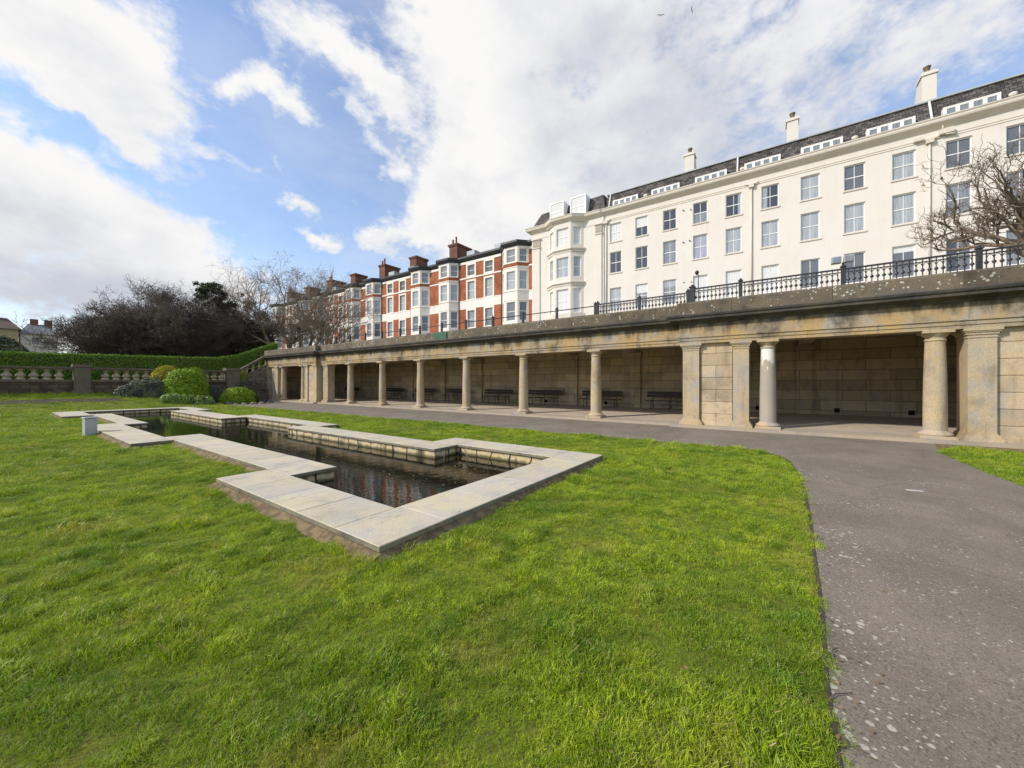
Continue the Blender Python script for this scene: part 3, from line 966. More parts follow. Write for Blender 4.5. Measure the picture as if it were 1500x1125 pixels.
xf = XP + .05
pilaster(xf, xf + .62, 2.32, 2.86)
panel(xf + .10, xf + .62, 1.30, 2.30)
pilaster(xf, xf + .62, .82, 1.28)
pilaster(xf, xf + .75, -4.47, -3.98)
panel(xf + .10, xf + .62, -13.6, -4.49)
pilaster(xf, xf + .62, 30.45, 30.95)
panel(xf + .08, xf + .62, 29.62, 30.43)
pilaster(xf, xf + .62, 29.08, 29.60)
pilaster(XM + .05, XM + .6, 28.1, 28.75)
pilaster(xf, xf + .62, 35.75, 36.2)
panel(xf + .08, xf + .62, 36.22, 37.1)
pilaster(xf, xf + .62, 37.4, 38.1)

# entablature, in three runs with returns where the pavilions step forward
RUN = [(XP, Y_R0), (XP, Y_R1), (XM, Y_R1), (XM, Y_L0), (XP, Y_L0), (XP, Y_L1)]


def mitre(run):
    out = []
    for i, (x, y) in enumerate(run):
        if i in (0, len(run) - 1):
            out.append((x, y, -1, 0))
        elif i in (1, 2):
            out.append((x, y, -1, 1))
        else:
            out.append((x, y, -1, -1))
    return out


MP = mitre(RUN)


def ent(name, prof, mat):
    b = cmb()
    b.sweep(prof, MP)
    # left end return
    return b.build(name, mat, colo)


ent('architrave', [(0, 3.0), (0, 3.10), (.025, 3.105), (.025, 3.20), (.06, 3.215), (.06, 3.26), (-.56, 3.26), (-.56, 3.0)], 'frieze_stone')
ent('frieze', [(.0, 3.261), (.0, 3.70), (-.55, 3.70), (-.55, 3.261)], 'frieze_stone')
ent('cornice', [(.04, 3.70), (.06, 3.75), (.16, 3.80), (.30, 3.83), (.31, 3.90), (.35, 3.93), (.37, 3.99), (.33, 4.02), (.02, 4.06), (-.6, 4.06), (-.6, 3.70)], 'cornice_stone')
ent('parapet', [(.05, 4.05), (.05, 4.44), (.02, 4.50), (-.42, 4.51), (-.45, 4.05)], 'parapet_stone')
green = MB((14.95, 15.68, 3.96))
green.cbox(14.94, 14.985, 15.18, 16.18, 3.97, 4.46, .006)
tag(green.build('green_board', 'sign_green', loc=(14.95, 15.68, 3.96)), 'plain green board fixed flat to the grey parapet', 'board')

# ------------------------------------------------------------------ benches against the back wall
BM = {}


def bench_parts(parent=None):
    def pv(name, mbd, mat):
        return mbd.build(name, mat, parent)
    b = MB()
    for k in range(4):
        b.cbox(-.50 + k * .115, -.50 + k * .115 + .10, -1.2, 1.2, .43, .465, .006)
    pv('seat', b, 'bench_timber')
    b = MB()
    for k in range(2):
        x = -.035 + k * .03
        z = .62 + k * .16
        b.add([(x, -1.2, z), (x + .03, -1.2, z), (x + .03, 1.2, z), (x, 1.2, z), (x + .028, -1.2, z + .135), (x + .058, -1.2, z + .135), (x + .058, 1.2, z + .135), (x + .028, 1.2, z + .135)],
              [(0, 3, 2, 1), (4, 5, 6, 7), (0, 1, 5, 4), (1, 2, 6, 5), (2, 3, 7, 6), (3, 0, 4, 7)])
    pv('backrest', b, 'bench_timber')
    for y in (-.9, 0, .9):
        b = MB()
        b.tube([(-.42, y, 0), (-.40, y, .22), (-.44, y, .43)], .022, 6)
        b.tube([(.02, y, 0), (-.03, y, .3), (-.06, y, .43), (-.02, y, .6), (.06, y, .93)], .022, 6)
        b.tube([(-.46, y, .42), (-.06, y, .42)], .02, 6)
        pv('leg', b, 'iron_black')


BLAB = ['dark slatted bench nearest the left pavilion, behind the leftmost long-run column',
        'dark slatted bench seen between the first and second columns from the left pavilion',
        'dark slatted bench seen behind the third column from the left pavilion',
        'dark slatted bench partly behind the left side of the fourth column from the left pavilion',
        'dark slatted bench in full view left of the fifth column from the left pavilion',
        'dark slatted bench in full view right of the fifth column from the left pavilion',
        'dark slatted bench crossing behind the sixth column, next to the right pavilion bench',
        'dark slatted bench cut off by the tall stone pier of the right pavilion']
BY = [33.5, 26.9, 23.1, 19.5, 15.65, 12.0, 8.25, 4.5]
b0 = None
for y, lab in zip(BY, BLAB):
    zf = .25 - (XB - 20.2) / 5.5 * .15
    if b0 is None:
        r0 = root('bench', (20.35, y, zf), lab, 'bench', 'benches along the colonnade back wall')
        bench_parts(r0)
        b0 = r0
    else:
        r0 = copy_tree(b0)
        r0.location = (20.35, y, zf)
        r0['label'] = lab

# ------------------------------------------------------------------ railings on top of the colonnade
ZR = 4.05


def rail_post(parent, offp, x, y, zt, big=False):
    b = MB(offp)
    w_ = .055 if not big else .09
    b.cbox(x - w_, x + w_, y - w_, y + w_, ZR, zt, .01)
    b.box(x - w_ - .02, x + w_ + .02, y - w_ - .02, y + w_ + .02, zt, zt + .03)
    b.lathe([(w_ * .8, zt + .03), (w_ * .9, zt + .06), (w_ * .5, zt + .10), (.001, zt + .12)], x, y, 8)
    return b.build('post', 'iron_black', parent)


def plain_rail(ys_, x, label):
    o = (x, sum(ys_) / len(ys_), ZR)
    r_ = root('plain_railing', o, label, 'railing')
    for y in ys_:
        rail_post(r_, o, x, y, 5.2)
    for z in (5.12, 4.72):
        b = MB(o)
        b.tube([(x, min(ys_), z), (x, max(ys_), z)], .022, 6)
        b.build('rail', 'iron_black', r_)


plain_rail([6.86 + 1.999 * i for i in range(16)], 16.2, 'plain black two bar railing with square posts in front of the brick terrace')


def ornate_panel(x, y0, y1, z0, z1, o):
    """cast balusters with a diamond boss between top and bottom rails"""
    b = MB(o)
    b.box(x - .035, x + .035, y0, y1, z1, z1 + .045)
    b.box(x - .02, x + .02, y0, y1, z1 - .09, z1 - .065)
    b.box(x - .02, x + .02, y0, y1, z0 + .08, z0 + .11)
    n = max(2, round((y1 - y0) / .135))
    for i in range(n):
        y = y0 + (y1 - y0) * (i + .5) / n
        za, zb = z0 + .11, z1 - .09
        b.box(x - .011, x + .011, y - .011, y + .011, z0, z1)
        for t, s_ in ((.72, .055), (.46, .034), (.2, .05)):
            zc = za + (zb - za) * t
            b.add([(x, y - s_, zc), (x, y, zc + s_ * 1.35), (x, y + s_, zc), (x, y, zc - s_ * 1.35), (x - .02, y, zc), (x + .02, y, zc)],
                  [(0, 1, 4), (1, 2, 4), (2, 3, 4), (3, 0, 4), (1, 0, 5), (2, 1, 5), (3, 2, 5), (0, 3, 5)])
        # little arch under the top bar
        y2 = y + (y1 - y0) / n / 2
        if i < n - 1:
            b.tube([(x, y, z1 - .2), (x, (y + y2) / 2, z1 - .12), (x, y2, z1 - .1), (x, y2 + (y2 - y) / 2, z1 - .12), (x, 2 * y2 - y, z1 - .2)], .009, 4)
            b.tube([(x, y, z0 + .24), (x, y2, z0 + .15), (x, 2 * y2 - y, z0 + .24)], .009, 4)
    return b


def ornate_rail(posts, x, label, zt, big):
    o = (x, posts[0], ZR)
    r_ = root('ornate_railing', o, label, 'railing')
    for i, y in enumerate(posts):
        rail_post(r_, o, x, y, zt + .03, i in big)
    for a, c in zip(posts[:-1], posts[1:]):
        ornate_panel(x, a + .06, c - .06, ZR + .15, zt - .05, o).build('rail_panel', 'iron_black', r_)
    return r_


ornate_rail([2.95, 4.86, 6.74], 16.2, 'lower black ornate iron railing between the plain railing and the thick post', 5.2, ())
ornate_rail([-13.2, -10.2, -7.3, -4.47, -1.66, 1.13, 2.72], 15.8, 'tall black cast iron railing with diamond balusters along the right parapet', 5.24, (6,))

fl = root('floodlight', (15.8, -1.66, 5.28), 'pair of grey box floodlights on top of an ornate railing post', 'floodlight')
for dy in (-.13, .17):
    b = MB((15.8, -1.66, 5.28))
    b.cbox(15.70, 15.92, -1.66 + dy - .12, -1.66 + dy + .12, 5.42, 5.62, .015)
    h_ = b.build('lamp_head', 'box_grey', fl)
    b = MB((15.8, -1.66, 5.28))
    b.box(15.69, 15.705, -1.66 + dy - .095, -1.66 + dy + .095, 5.44, 5.6)
    b.build('lens', 'glass_grey', h_)
b = MB((15.8, -1.66, 5.28))
b.tube([(15.8, -1.66, 5.28), (15.8, -1.66, 5.42)], .03, 6)
b.build('bracket', 'iron_black', fl)
lamp = root('street_lamp', (22, 3.5, 4.1), 'slender black street lamp in front of the cream building', 'street lamp')
b = MB()
b.tube([(0, 0, 0), (0, 0, 1.2), (0, 0, 3.25)], [.045, .03, .022], 8)
b.build('pole', 'iron_black', lamp)
b = MB()
b.lathe([(.03, 3.25), (.06, 3.27), (.10, 3.36), (.10, 3.42), (.05, 3.47), (.01, 3.5)], -.03, .06, 10)
b.build('lamp_head', 'iron_black', lamp)


# ------------------------------------------------------------------ windows
WIN = {}


def win_meshes(w_, h_, rows, cols):
    """frame with glazing bars; run along local Y, outward is local -X, foot at z = 0"""
    key = (round(w_, 3), round(h_, 3), rows, cols)
    if key in WIN:
        return WIN[key]
    b = MB()
    f, d0, d1 = .075, .12, .20
    b.box(d0, d1, -w_ / 2, -w_ / 2 + f, 0, h_)
    b.box(d0, d1, w_ / 2 - f, w_ / 2, 0, h_)
    b.box(d0, d1, -w_ / 2 + f, w_ / 2 - f, 0, f)
    b.box(d0, d1, -w_ / 2 + f, w_ / 2 - f, h_ - f, h_)
    for i in range(1, rows):
        z = h_ * i / rows
        t = .032 if i * 2 == rows else .018
        b.box(d0 + .01, d1 - .01, -w_ / 2 + f, w_ / 2 - f, z - t, z + t)
    for j in range(1, cols):
        y = -w_ / 2 + w_ * j / cols
        b.box(d0 + .02, d1 - .015, y - .018, y + .018, f, h_ - f)
    fr = b
    p = MB()
    p.box(d1 - .035, d1 - .02, -w_ / 2 + f * .6, w_ / 2 - f * .6, f * .6, h_ - f * .6)
    WIN[key] = (fr, p, {})
    return WIN[key]


def shared(cache, key, make):
    if key not in cache:
        cache[key] = make()
    return cache[key]


MESH = {}


def mesh_of(mbd, name, mat):
    o = mbd.build(name, mat)
    me = o.data
    bpy.data.objects.remove(o)
    return me


def window(parent, loc, w_, h_, pane, rows=2, cols=2, rotz=0.0, sill=None, half=None, frame='white_paint'):
    """window part > pane, sill, blind"""
    fr, p, _ = win_meshes(w_, h_, rows, cols)
    k = (round(w_, 3), round(h_, 3), rows, cols)
    fm = shared(MESH, ('f', k, frame), lambda: mesh_of(fr, 'window', frame))
    o = link('window', fm, parent, loc, rotz)
    pm = shared(MESH, ('p', k, pane), lambda: mesh_of(p, 'pane', pane))
    link('pane', pm, o)
    if sill:
        def mk():
            s_ = MB()
            s_.cbox(-.07, .12, -w_ / 2 - .09, w_ / 2 + .09, -.11, .0, .012)
            return mesh_of(s_, 'sill', sill)
        link('sill', shared(MESH, ('s', k, sill), mk), o)
    if half:
        nm, a, c, mt = half

        def mk2():
            s_ = MB()
            if nm == 'blind':
                s_.box(.152, .162, -w_ / 2 + .07, w_ / 2 - .07, h_ * a, h_ * c)
            else:
                s_.box(.152, .162, -w_ / 2 + .07 + (w_ - .14) * a, -w_ / 2 + .07 + (w_ - .14) * c, .07, h_ - .07)
            return mesh_of(s_, nm, mt)
        link(nm, shared(MESH, ('h', k, half), mk2), o)
    return o


# ------------------------------------------------------------------ long cream apartment building
ZG = 8.8
KW = -.019
YC = 2.0
apt = root('apartment_building', (38 + KW * YC, YC, ZG), 'long cream rendered four storey apartment building with dark slate attic', 'building', rotz=math.atan(-KW))
aoff = (0, YC, ZG)
WY0, WY1 = -27.0, 15.0


def amb():
    return MB(aoff)


def aloc(x, y, z):
    return (x, y - YC, z - ZG)


WC = [13.77 - 2.632 * i for i in range(16)]
ROWS = [(16.25, 18.15, 'top'), (13.0, 15.17, 'mid'), (9.15, 11.45, 'bot')]
ops = [(y - .6, y + .6, a, c) for y in WC for a, c, _ in ROWS if y - .7 > WY0]
b = amb()
b.wall((0, 0), (0, 1), (-1, 0), WY0, WY1, ZG - 1.2, 19.2, ops, .3)
b.quad((0, WY0, ZG - 1.2), (14, WY0, ZG - 1.2), (14, WY0, 19.6), (0, WY0, 19.6))
b.quad((14, WY0, ZG - 1.2), (14, 24, ZG - 1.2), (14, 24, 19.6), (14, WY0, 19.6))
b.build('wall', 'cream_render', apt)
PT = {'top': ['glass_blind', 'glass_dark', 'glass_dark', 'glass_grey', 'glass_dark', 'glass_dark', 'glass_pale', 'glass_blue', 'glass_pale', 'glass_blue', 'glass_blue'],
      'mid': ['glass_dark', 'glass_dark', 'glass_grey', 'glass_lilac', 'glass_pale', 'glass_pale', 'glass_pale', 'glass_pale', 'glass_pale', 'glass_grey', 'glass_grey'],
      'bot': ['glass_pale', 'glass_grey', 'glass_grey', 'glass_blind', 'glass_blind', 'glass_blind', 'glass_blue', 'glass_blue', 'glass_blue', 'glass_blue', 'glass_grey']}
HALF = {('top', 1): ('blind', .5, .96, 'glass_blind'), ('top', 3): ('blind', .55, .97, 'glass_dark'), ('top', 4): ('curtain', .0, .2, 'glass_pale'), ('top', 5): ('curtain', .68, 1.0, 'glass_pale'),
        ('bot', 1): ('blind', .62, .97, 'glass_blind'), ('bot', 2): ('blind', .7, .97, 'glass_pale'), ('bot', 8): ('blind', .8, .97, 'glass_blind'), ('bot', 9): ('curtain', .6, 1.0, 'glass_dark')}
for i, y in enumerate(WC):
    if y - .7 <= WY0:
        continue
    for a, c, nm in ROWS:
        window(apt, aloc(0, y, a), 1.2, c - a, PT[nm][i % 11], 2, 2, 0, 'cream_trim' if nm != 'bot' else None, HALF.get((nm, i)))
# cornice, frieze band, gutter
b = amb()
b.sweep([(0, 19.1), (.05, 19.14), (.10, 19.22), (.28, 19.32), (.42, 19.42), (.46, 19.52), (.46, 19.62), (.52, 19.70), (.52, 19.76), (-.2, 19.80), (-.2, 19.1)],
        [(0, WY0, -1, 0), (0, 15.0, -1, .15), (-.12, 15.2, -1, .15), (-.12, 16.9, -1, .15), (-.95, 18.2, -.9, -.25), (-.95, 20.6, -.9, .25), (-.12, 21.9, -1, -.1), (-.12, 24.0, -1, .9)])
b.build('cornice', 'cream_trim', apt)
b = amb()
b.box(-.035, .02, WY0, 15.0, 18.46, 18.53)
b.box(-.035, .02, WY0, 15.0, 18.62, 18.66)
b.box(-.155, .02, 15.2, 17.2, 18.40, 18.5)
b.box(-.155, .02, 21.5, 24.0, 18.40, 18.5)
b.build('string_course', 'cream_trim', apt)
# mansard attic
b = amb()
ZM0, ZM1 = 19.72, 21.62
dorm = [12.80 - 3.88 * i for i in range(10)]
b.add([(.18, WY0, ZM0), (.18, 14.9, ZM0), (.86, 14.9, ZM1), (.86, WY0, ZM1), (9, 14.9, ZM1 + .6), (9, WY0, ZM1 + .6)], [(0, 1, 2, 3), (3, 2, 4, 5)])
# hipped end over the bay block
b.add([(.0, 14.9, ZM0), (.0, 24.0, ZM0), (.95, 23.1, 21.75), (.80, 15.35, 21.85), (9, 14.9, 22.2), (9, 23.1, 22.2), (9, 24.0, ZM0)],
      [(0, 1, 2, 3), (3, 2, 5, 4), (1, 6, 5, 2), (0, 3, 4)])
b.build('slate_roof', 'slate', apt, fixn=False)
b = amb()
b.box(.70, .98, WY0, 14.95, ZM1 - .03, ZM1 + .07)
b.build('roof_edge', 'lead_grey', apt)
for y in (14.55, 2.96, -8.72, -20.3):
    b = amb()
    b.tube([(.06, y, 19.7), (.78, y, 21.66)], .07, 8)
    b.build('vent_pipe', 'white_paint', apt)


def dormer(y, z0, w_, h_, x0=.02):
    """low box dormer with four lights, face upright near the gutter"""
    b = amb()
    d = .75
    f = .07
    b.box(x0, x0 + d, y - w_ / 2, y - w_ / 2 + f, z0, z0 + h_)
    b.box(x0, x0 + d, y + w_ / 2 - f, y + w_ / 2, z0, z0 + h_)
    b.box(x0, x0 + d, y - w_ / 2 + f, y + w_ / 2 - f, z0 + h_ - f, z0 + h_)
    b.box(x0, x0 + d, y - w_ / 2 + f, y + w_ / 2 - f, z0, z0 + f)
    n = 4
    lw = (w_ - 2 * f) / n
    for i in range(n):
        ya = y - w_ / 2 + f + lw * i
        b.box(x0 + .01, x0 + .06, ya, ya + .10, z0 + f, z0 + h_ - f)
        b.box(x0 + .01, x0 + .06, ya + lw - .10, ya + lw, z0 + f, z0 + h_ - f)
        b.box(x0 + .01, x0 + .06, ya + .10, ya + lw - .10, z0 + f, z0 + f + .07)
        b.box(x0 + .01, x0 + .06, ya + .10, ya + lw - .10, z0 + h_ - f - .07, z0 + h_ - f)
    return b


d_frame = d_pane = d_bar = None
for i, y in enumerate(dorm):
    if d_frame is None:
        y0_ = y
        d_frame = dormer(y, 19.72, 2.55, .80).build('dormer_window', 'white_paint', apt)
        b = amb()
        b.box(.065, .085, y - 1.2, y + 1.2, 19.78, 20.46)
        d_pane = b.build('pane', 'glass_grey', d_frame)
        b = amb()
        b.tube([(-.05, y - 1.3, 19.98), (-.05, y + 1.3, 19.98)], .018, 5)
        d_bar = b.build('guard_bar', 'iron_black', d_frame)
        protos = d_frame
    else:
        c = copy_tree(protos, apt)
        c.location = (0, y - y0_, 0)
for y in (10.8, 2.6, -4.7, -12.3):
    b = amb()
    b.v, b.f = [], []
    n, mN = 12, 6
    vs = []
    for k in range(mN + 1):
        t = math.pi * k / mN
        for j in range(n):
            a = 2 * math.pi * j / n
            vs.append((.22 - .13 * math.sin(t) * math.cos(a) - .03, y + .20 * math.cos(t), 20.22 + .16 * math.sin(t) * math.sin(a)))
    b.add(vs, [(k * n + j, k * n + (j + 1) % n, (k + 1) * n + (j + 1) % n, (k + 1) * n + j) for k in range(mN) for j in range(n)], True)
    b.build('bulkhead_light', 'cream_trim', apt)
# chimneys: tall rendered slabs with raked backs
for y0, y1, zt in ((6.75, 7.6, 24.35), (-1.4, -.62, 24.55), (-9.5, -8.75, 24.75)):
    b = amb()
    b.add([(2.4, y0, 21.3), (2.4, y1, 21.3), (5.2, y1, 21.6), (5.2, y0, 21.6), (2.4, y0, zt), (2.4, y1, zt), (3.4, y1, zt), (3.4, y0, zt)],
          [(0, 1, 5, 4), (1, 2, 6, 5), (2, 3, 7, 6), (3, 0, 4, 7), (4, 5, 6, 7)])
    b.box(2.32, 3.5, y0 - .08, y1 + .08, zt - .28, zt - .12)
    ch = b.build('chimney', 'cream_render', apt)
    b = amb()
    b.lathe([(.2, zt), (.2, zt + .12), (.16, zt + .2), (.17, zt + .5), (.22, zt + .54), (.22, zt + .62), (.15, zt + .62)], 2.9, (y0 + y1) / 2, 12)
    b.build('chimney_pot', 'pot_buff', ch)
b = amb()
b.tube([(3, -8.3, 22.6), (3, -7.3, 22.65)], .015, 4)
b.tube([(3, -8.0, 22.45), (3, -7.9, 22.85)], .012, 4)
b.tube([(3.1, -8.6, 22.5), (3, -8.3, 22.6)], .015, 4)
b.build('aerial', 'lead_grey', apt)
# down pipes with hoppers and overflow outlets
for y in (14.75, 1.92, -8.53):
    b = amb()
    b.tube([(-.09, y, ZG - .5), (-.09, y, 18.25)], .06, 8)
    b.build('downpipe', 'cream_trim', apt)
    b = amb()
    b.box(-.26, -.01, y - .19, y + .19, 18.25, 18.55)
    b.tube([(-.12, y - .5, 18.62), (-.12, y - .12, 18.5)], .05, 6)
    b.tube([(-.12, y + .12, 18.5), (-.12, y + .5, 18.66)], .05, 6)
    if y < -8:
        b.box(-.30, -.01, y - 1.1, y - .45, 18.62, 18.95)
        b.tube([(-.2, y - 1.2, 18.5), (-.2, y - .7, 18.6)], .06, 6)
        b.tube([(-.2, y - .6, 18.95), (-.2, y - .6, 19.2)], .04, 6)
        b.box(-.28, -.01, y + .35, y + .8, 18.55, 18.8)
    b.build('hopper', 'cream_trim', apt)
for y, z in ((7.3, 17.75), (6.7, 17.7), (7.3, 14.75), (6.75, 14.8), (7.3, 11.05), (6.65, 11.0), (-8.2, 15.55), (-8.2, 11.7), (-9.1, 15.7)):
    b = amb()
    b.tube([(-.13, y, z - .02), (.02, y, z)], .055, 8)
    b.build('wall_vent', 'iron_black' if z in (17.75, 14.75, 14.8, 15.7) else 'cream_trim', apt)

# end block with the canted bay (local -X is towards the camera)
BX = -.12
BAYF, BAY0, BAY1, BF0, BF1 = -.95, 17.25, 21.55, 18.40, 20.40
wz = [(16.65, 18.55), (13.15, 15.35), (9.3, 11.85)]
b = amb()
b.wall((BX, 0), (0, 1), (-1, 0), 15.0, BAY0, ZG - 1.2, 19.2, [], .2)
b.wall((BX, 0), (0, 1), (-1, 0), BAY1, 23.8, ZG - 1.2, 19.2, [], .2)
b.quad((BX, 15.0, ZG - 1.2), (.02, 15.0, ZG - 1.2), (.02, 15.0, 19.2), (BX, 15.0, 19.2))
b.quad((BX, 23.8, ZG - 1.2), (14, 23.8, ZG - 1.2), (14, 23.8, 19.7), (BX, 23.8, 19.7))
b.build('end_wall', 'cream_render', apt)
b = amb()
L = math.hypot(BF0 - BAY0, BX - BAYF)
segs = [((BX, BAY0), ((BAYF - BX) / L, (BF0 - BAY0) / L), L), ((BAYF, BF0), (0, 1), BF1 - BF0), ((BAYF, BF1), ((BX - BAYF) / L, (BAY1 - BF1) / L), L)]
bayw = []
for o_, d_, l_ in segs:
    nr = (-d_[1], d_[0])
    cw = .42 if l_ < 1.9 else .72
    op = [(l_ / 2 - cw, l_ / 2 + cw, a, c) for a, c in wz]
    b.wall(o_, d_, nr, 0, l_, ZG - 1.2, 19.2, op, .28)
    for (a, c), pn in zip(wz, ('glass_blind', 'glass_pale', 'glass_blind')):
        bayw.append((o_[0] + d_[0] * l_ / 2, o_[1] + d_[1] * l_ / 2, a, cw * 2, c - a, math.atan2(-d_[0], d_[1]), pn))
bay = b.build('bay', 'cream_render', apt)
for x, y, z, w_, h_, rz, pn in bayw:
    window(bay, aloc(x, y, z), w_, h_, pn, 2, 1 if w_ < 1 else (2 if 13 < z < 14 else 1), rz)
BPATH = [(BX, BAY0 - .12, -1, -.3), (BAYF, BF0, -1, -.5), (BAYF, BF1, -1, .5), (BX, BAY1 + .12, -1, .3)]
for z in (16.1, 12.45):
    b = amb()
    b.sweep([(0, z - .28), (.04, z - .26), (.06, z - .1), (.16, z - .02), (.2, z + .04), (.2, z + .1), (0, z + .16)], BPATH)
    b.build('bay_ledge', 'cream_trim', bay)
b = amb()
b.prism([(BX, BAY0 - .2), (BAYF - .18, BF0 - .08), (BAYF - .18, BF1 + .08), (BX, BAY1 + .2)], ZG - 1.2, 9.15)
b.build('plinth', 'cream_trim', bay)
# pilasters with leafy capitals
for y0, y1 in ((15.2, 15.85), (22.7, 23.6)):
    b = amb()
    b.box(BX - .12, BX + .01, y0, y1, ZG - 1.2, 17.35)
    p_ = b.build('pilaster', 'cream_render', apt)
    b = amb()
    yc_ = (y0 + y1) / 2
    b.box(BX - .2, BX, y0 - .08, y1 + .08, 17.28, 17.36)
    b.box(BX - .26, BX, y0 - .14, y1 + .14, 18.28, 18.4)
    b.box(BX - .13, BX, y0 - .02, y1 + .02, 17.36, 18.28)
    for row, (zz, nn) in enumerate(((17.5, 4), (17.8, 3), (18.08, 4))):
        for j in range(nn):
            yy = y0 + (y1 - y0) * (j + .5) / nn
            b.add([(BX - .13, yy - .09, zz - .14), (BX - .13, yy + .09, zz - .14), (BX - .22, yy + .10, zz + .06), (BX - .22, yy - .10, zz + .06), (BX - .30, yy, zz + .12), (BX - .15, yy, zz + .2)],
                  [(0, 1, 2, 3), (3, 2, 4), (2, 5, 4), (5, 3, 4), (0, 3, 5), (1, 5, 2)])
    b.build('capital', 'cream_trim', p_)
# two tall dormers on the end block
for y0, y1 in ((16.9, 18.75), (19.55, 21.3)):
    b = amb()
    f = .12
    x0 = -.35
    b.box(x0, 1.2, y0, y0 + f, 19.75, 21.95)
    b.box(x0, 1.2, y1 - f, y1, 19.75, 21.95)
    b.box(x0, 1.2, y0 + f, y1 - f, 21.82, 21.95)
    b.box(x0, x0 + .1, y0 + f, y1 - f, 19.75, 19.95)
    b.box(x0 + .02, x0 + .08, y0 + f, y1 - f, 20.78, 20.86)
    dw = b.build('dormer_window', 'white_paint', apt)
    b = amb()
    b.box(x0 + .05, x0 + .07, y0 + f, y1 - f, 19.95, 21.82)
    b.build('pane', 'glass_blind', dw)

# ------------------------------------------------------------------ brick terrace houses
KB = -.011


def make_house(c, s, wid, label):
    """one house; c the party line with its mirrored neighbour, s = -1 runs towards the camera, +1 away"""
    yc = c + s * wid / 2
    o = root('brick_house', (38 + KB * yc, yc, ZG), label, 'house', 'red brick terrace houses', rotz=math.atan(-KB))
    of = (0, yc, ZG)

    def m_():
        return MB(of)

    def Y(t):
        return c + s * t
    ya, yb = sorted((Y(0), Y(wid)))
    bc = 5.65
    ops = []
    wy = Y(1.52)
    wins = [(wy, .62, 16.0, 17.4), (wy, .62, 12.8, 15.2), (wy, .62, 9.0, 11.3)]
    for y, hw, a, d in wins:
        ops.append((y - hw, y + hw, a, d))
    b0_, b1_ = sorted((Y(bc - 1.98), Y(bc + 1.98)))
    b = m_()
    b.wall((0, 0), (0, 1), (-1, 0), ya, b0_ + .05, ZG - 1.2, 18.05, [p for p in ops if ya < p[0] < b0_], .25)
    b.wall((0, 0), (0, 1), (-1, 0), b1_ - .05, yb, ZG - 1.2, 18.05, [p for p in ops if b1_ < p[0] < yb], .25)
    b.quad((0, ya, ZG - 1.2), (11, ya, ZG - 1.2), (11, ya, 18.4), (0, ya, 18.4))
    b.quad((0, yb, ZG - 1.2), (11, yb, ZG - 1.2), (11, yb, 18.4), (0, yb, 18.4))
    b.quad((11, ya, ZG - 1.2), (11, yb, ZG - 1.2), (11, yb, 18.4), (11, ya, 18.4))
    b.build('wall', 'red_brick', o)
    # painted bands and window surrounds
    for p, q in ((ya, b0_), (b1_, yb)):
        if q - p < .15:
            continue
        for e, za, zb in ((.03, 11.55, 12.62), (.06, 12.62, 12.74), (.05, 15.62, 15.80), (.05, 17.62, 17.95)):
            b = m_()
            b.box(-e, .01, p + .002, q, za, zb)
            b.build('painted_band', 'white_render', o)
    for y, hw, a, d in wins:
        b = m_()
        t = .24
        top = min(d + .25, 17.62) if a > 15 else (d + .25 if a > 10 else 11.552)
        low = {16.0: 15.80, 12.8: 12.74, 9.0: 8.6}[a]
        b.box(-.045, .01, y - hw - t, y - hw, low, top)
        b.box(-.045, .01, y + hw, y + hw + t, low, top)
        b.box(-.044, .01, y - hw, y + hw, d, top)
        if a - low > .03:
            b.box(-.044, .01, y - hw, y + hw, low, a)
        b.build('window_surround', 'white_render', o)
    for i, (y, hw, a, d) in enumerate(wins):
        window(o, (0, y - yc, a - ZG), hw * 2, d - a, ('glass_blue', 'glass_pale', 'glass_grey')[i], 2, 1)
    # canted bay
    F = -1.0
    by = Y(bc)
    f0, f1 = by - .98, by + .98
    l2 = math.hypot(f0 - b0_, F)
    sg = [((0, b0_), (F / l2, (f0 - b0_) / l2), l2), ((F, f0), (0, 1), f1 - f0), ((F, f1), (-F / l2, (b1_ - f1) / l2), l2)]
    wz_ = [(16.15, 17.7), (12.85, 15.05), (9.1, 11.35)]
    b = m_()
    ww = []
    for o_, d_, l_ in sg:
        nr = (-d_[1], d_[0])
        hw = .48 if l_ < 1.7 else .62
        op = [(l_ / 2 - hw, l_ / 2 + hw, p, q) for p, q in wz_]
        b.wall(o_, d_, nr, 0, l_, ZG - 1.2, 18.1, op, .24)
        for k, (p, q) in enumerate(wz_):
            ww.append((o_[0] + d_[0] * l_ / 2, o_[1] + d_[1] * l_ / 2, p, hw * 2, q - p, math.atan2(-d_[0], d_[1]), k))
    bay_ = b.build('bay', 'white_render', o)
    for k, (x, y, z, w_, h_, rz, lv) in enumerate(ww):
        window(bay_, (x, y - yc, z - ZG), w_, h_, ('glass_grey', 'glass_blue', 'glass_pale')[(k + lv) % 3], 2, 1, rz)
    bp = [(0, b0_, -1, -.25), (F, f0, -1, -.42), (F, f1, -1, .42), (0, b1_, -1, .25)]
    b = m_()
    b.sweep([(0, 15.58), (.025, 15.58), (.025, 15.98), (0, 15.98)], bp)
    b.build('brick_band', 'red_brick', bay_)
    b = m_()
    for z, e, hh in ((15.98, .07, .1), (12.6, .06, .1), (15.45, .05, .12), (11.5, .03, .06)):
        b.sweep([(0, z), (e, z + .02), (e, z + hh), (0, z + hh + .03)], bp)
    b.build('bay_ledge', 'white_render', bay_)
    # eaves: dark deep fascia and gutter following the bay
    pth = [(0, ya, -1, 0), (0, b0_, -1, -.2), (F, f0, -1, -.42), (F, f1, -1, .42), (0, b1_, -1, .2), (0, yb, -1, 0)]
    b = m_()
    b.sweep([(0, 18.0), (.12, 18.02), (.30, 18.16), (.36, 18.30), (.42, 18.34), (.42, 18.58), (-.1, 18.62), (-.1, 18.0)], pth)
    b.build('eaves', 'dark_fascia', o)
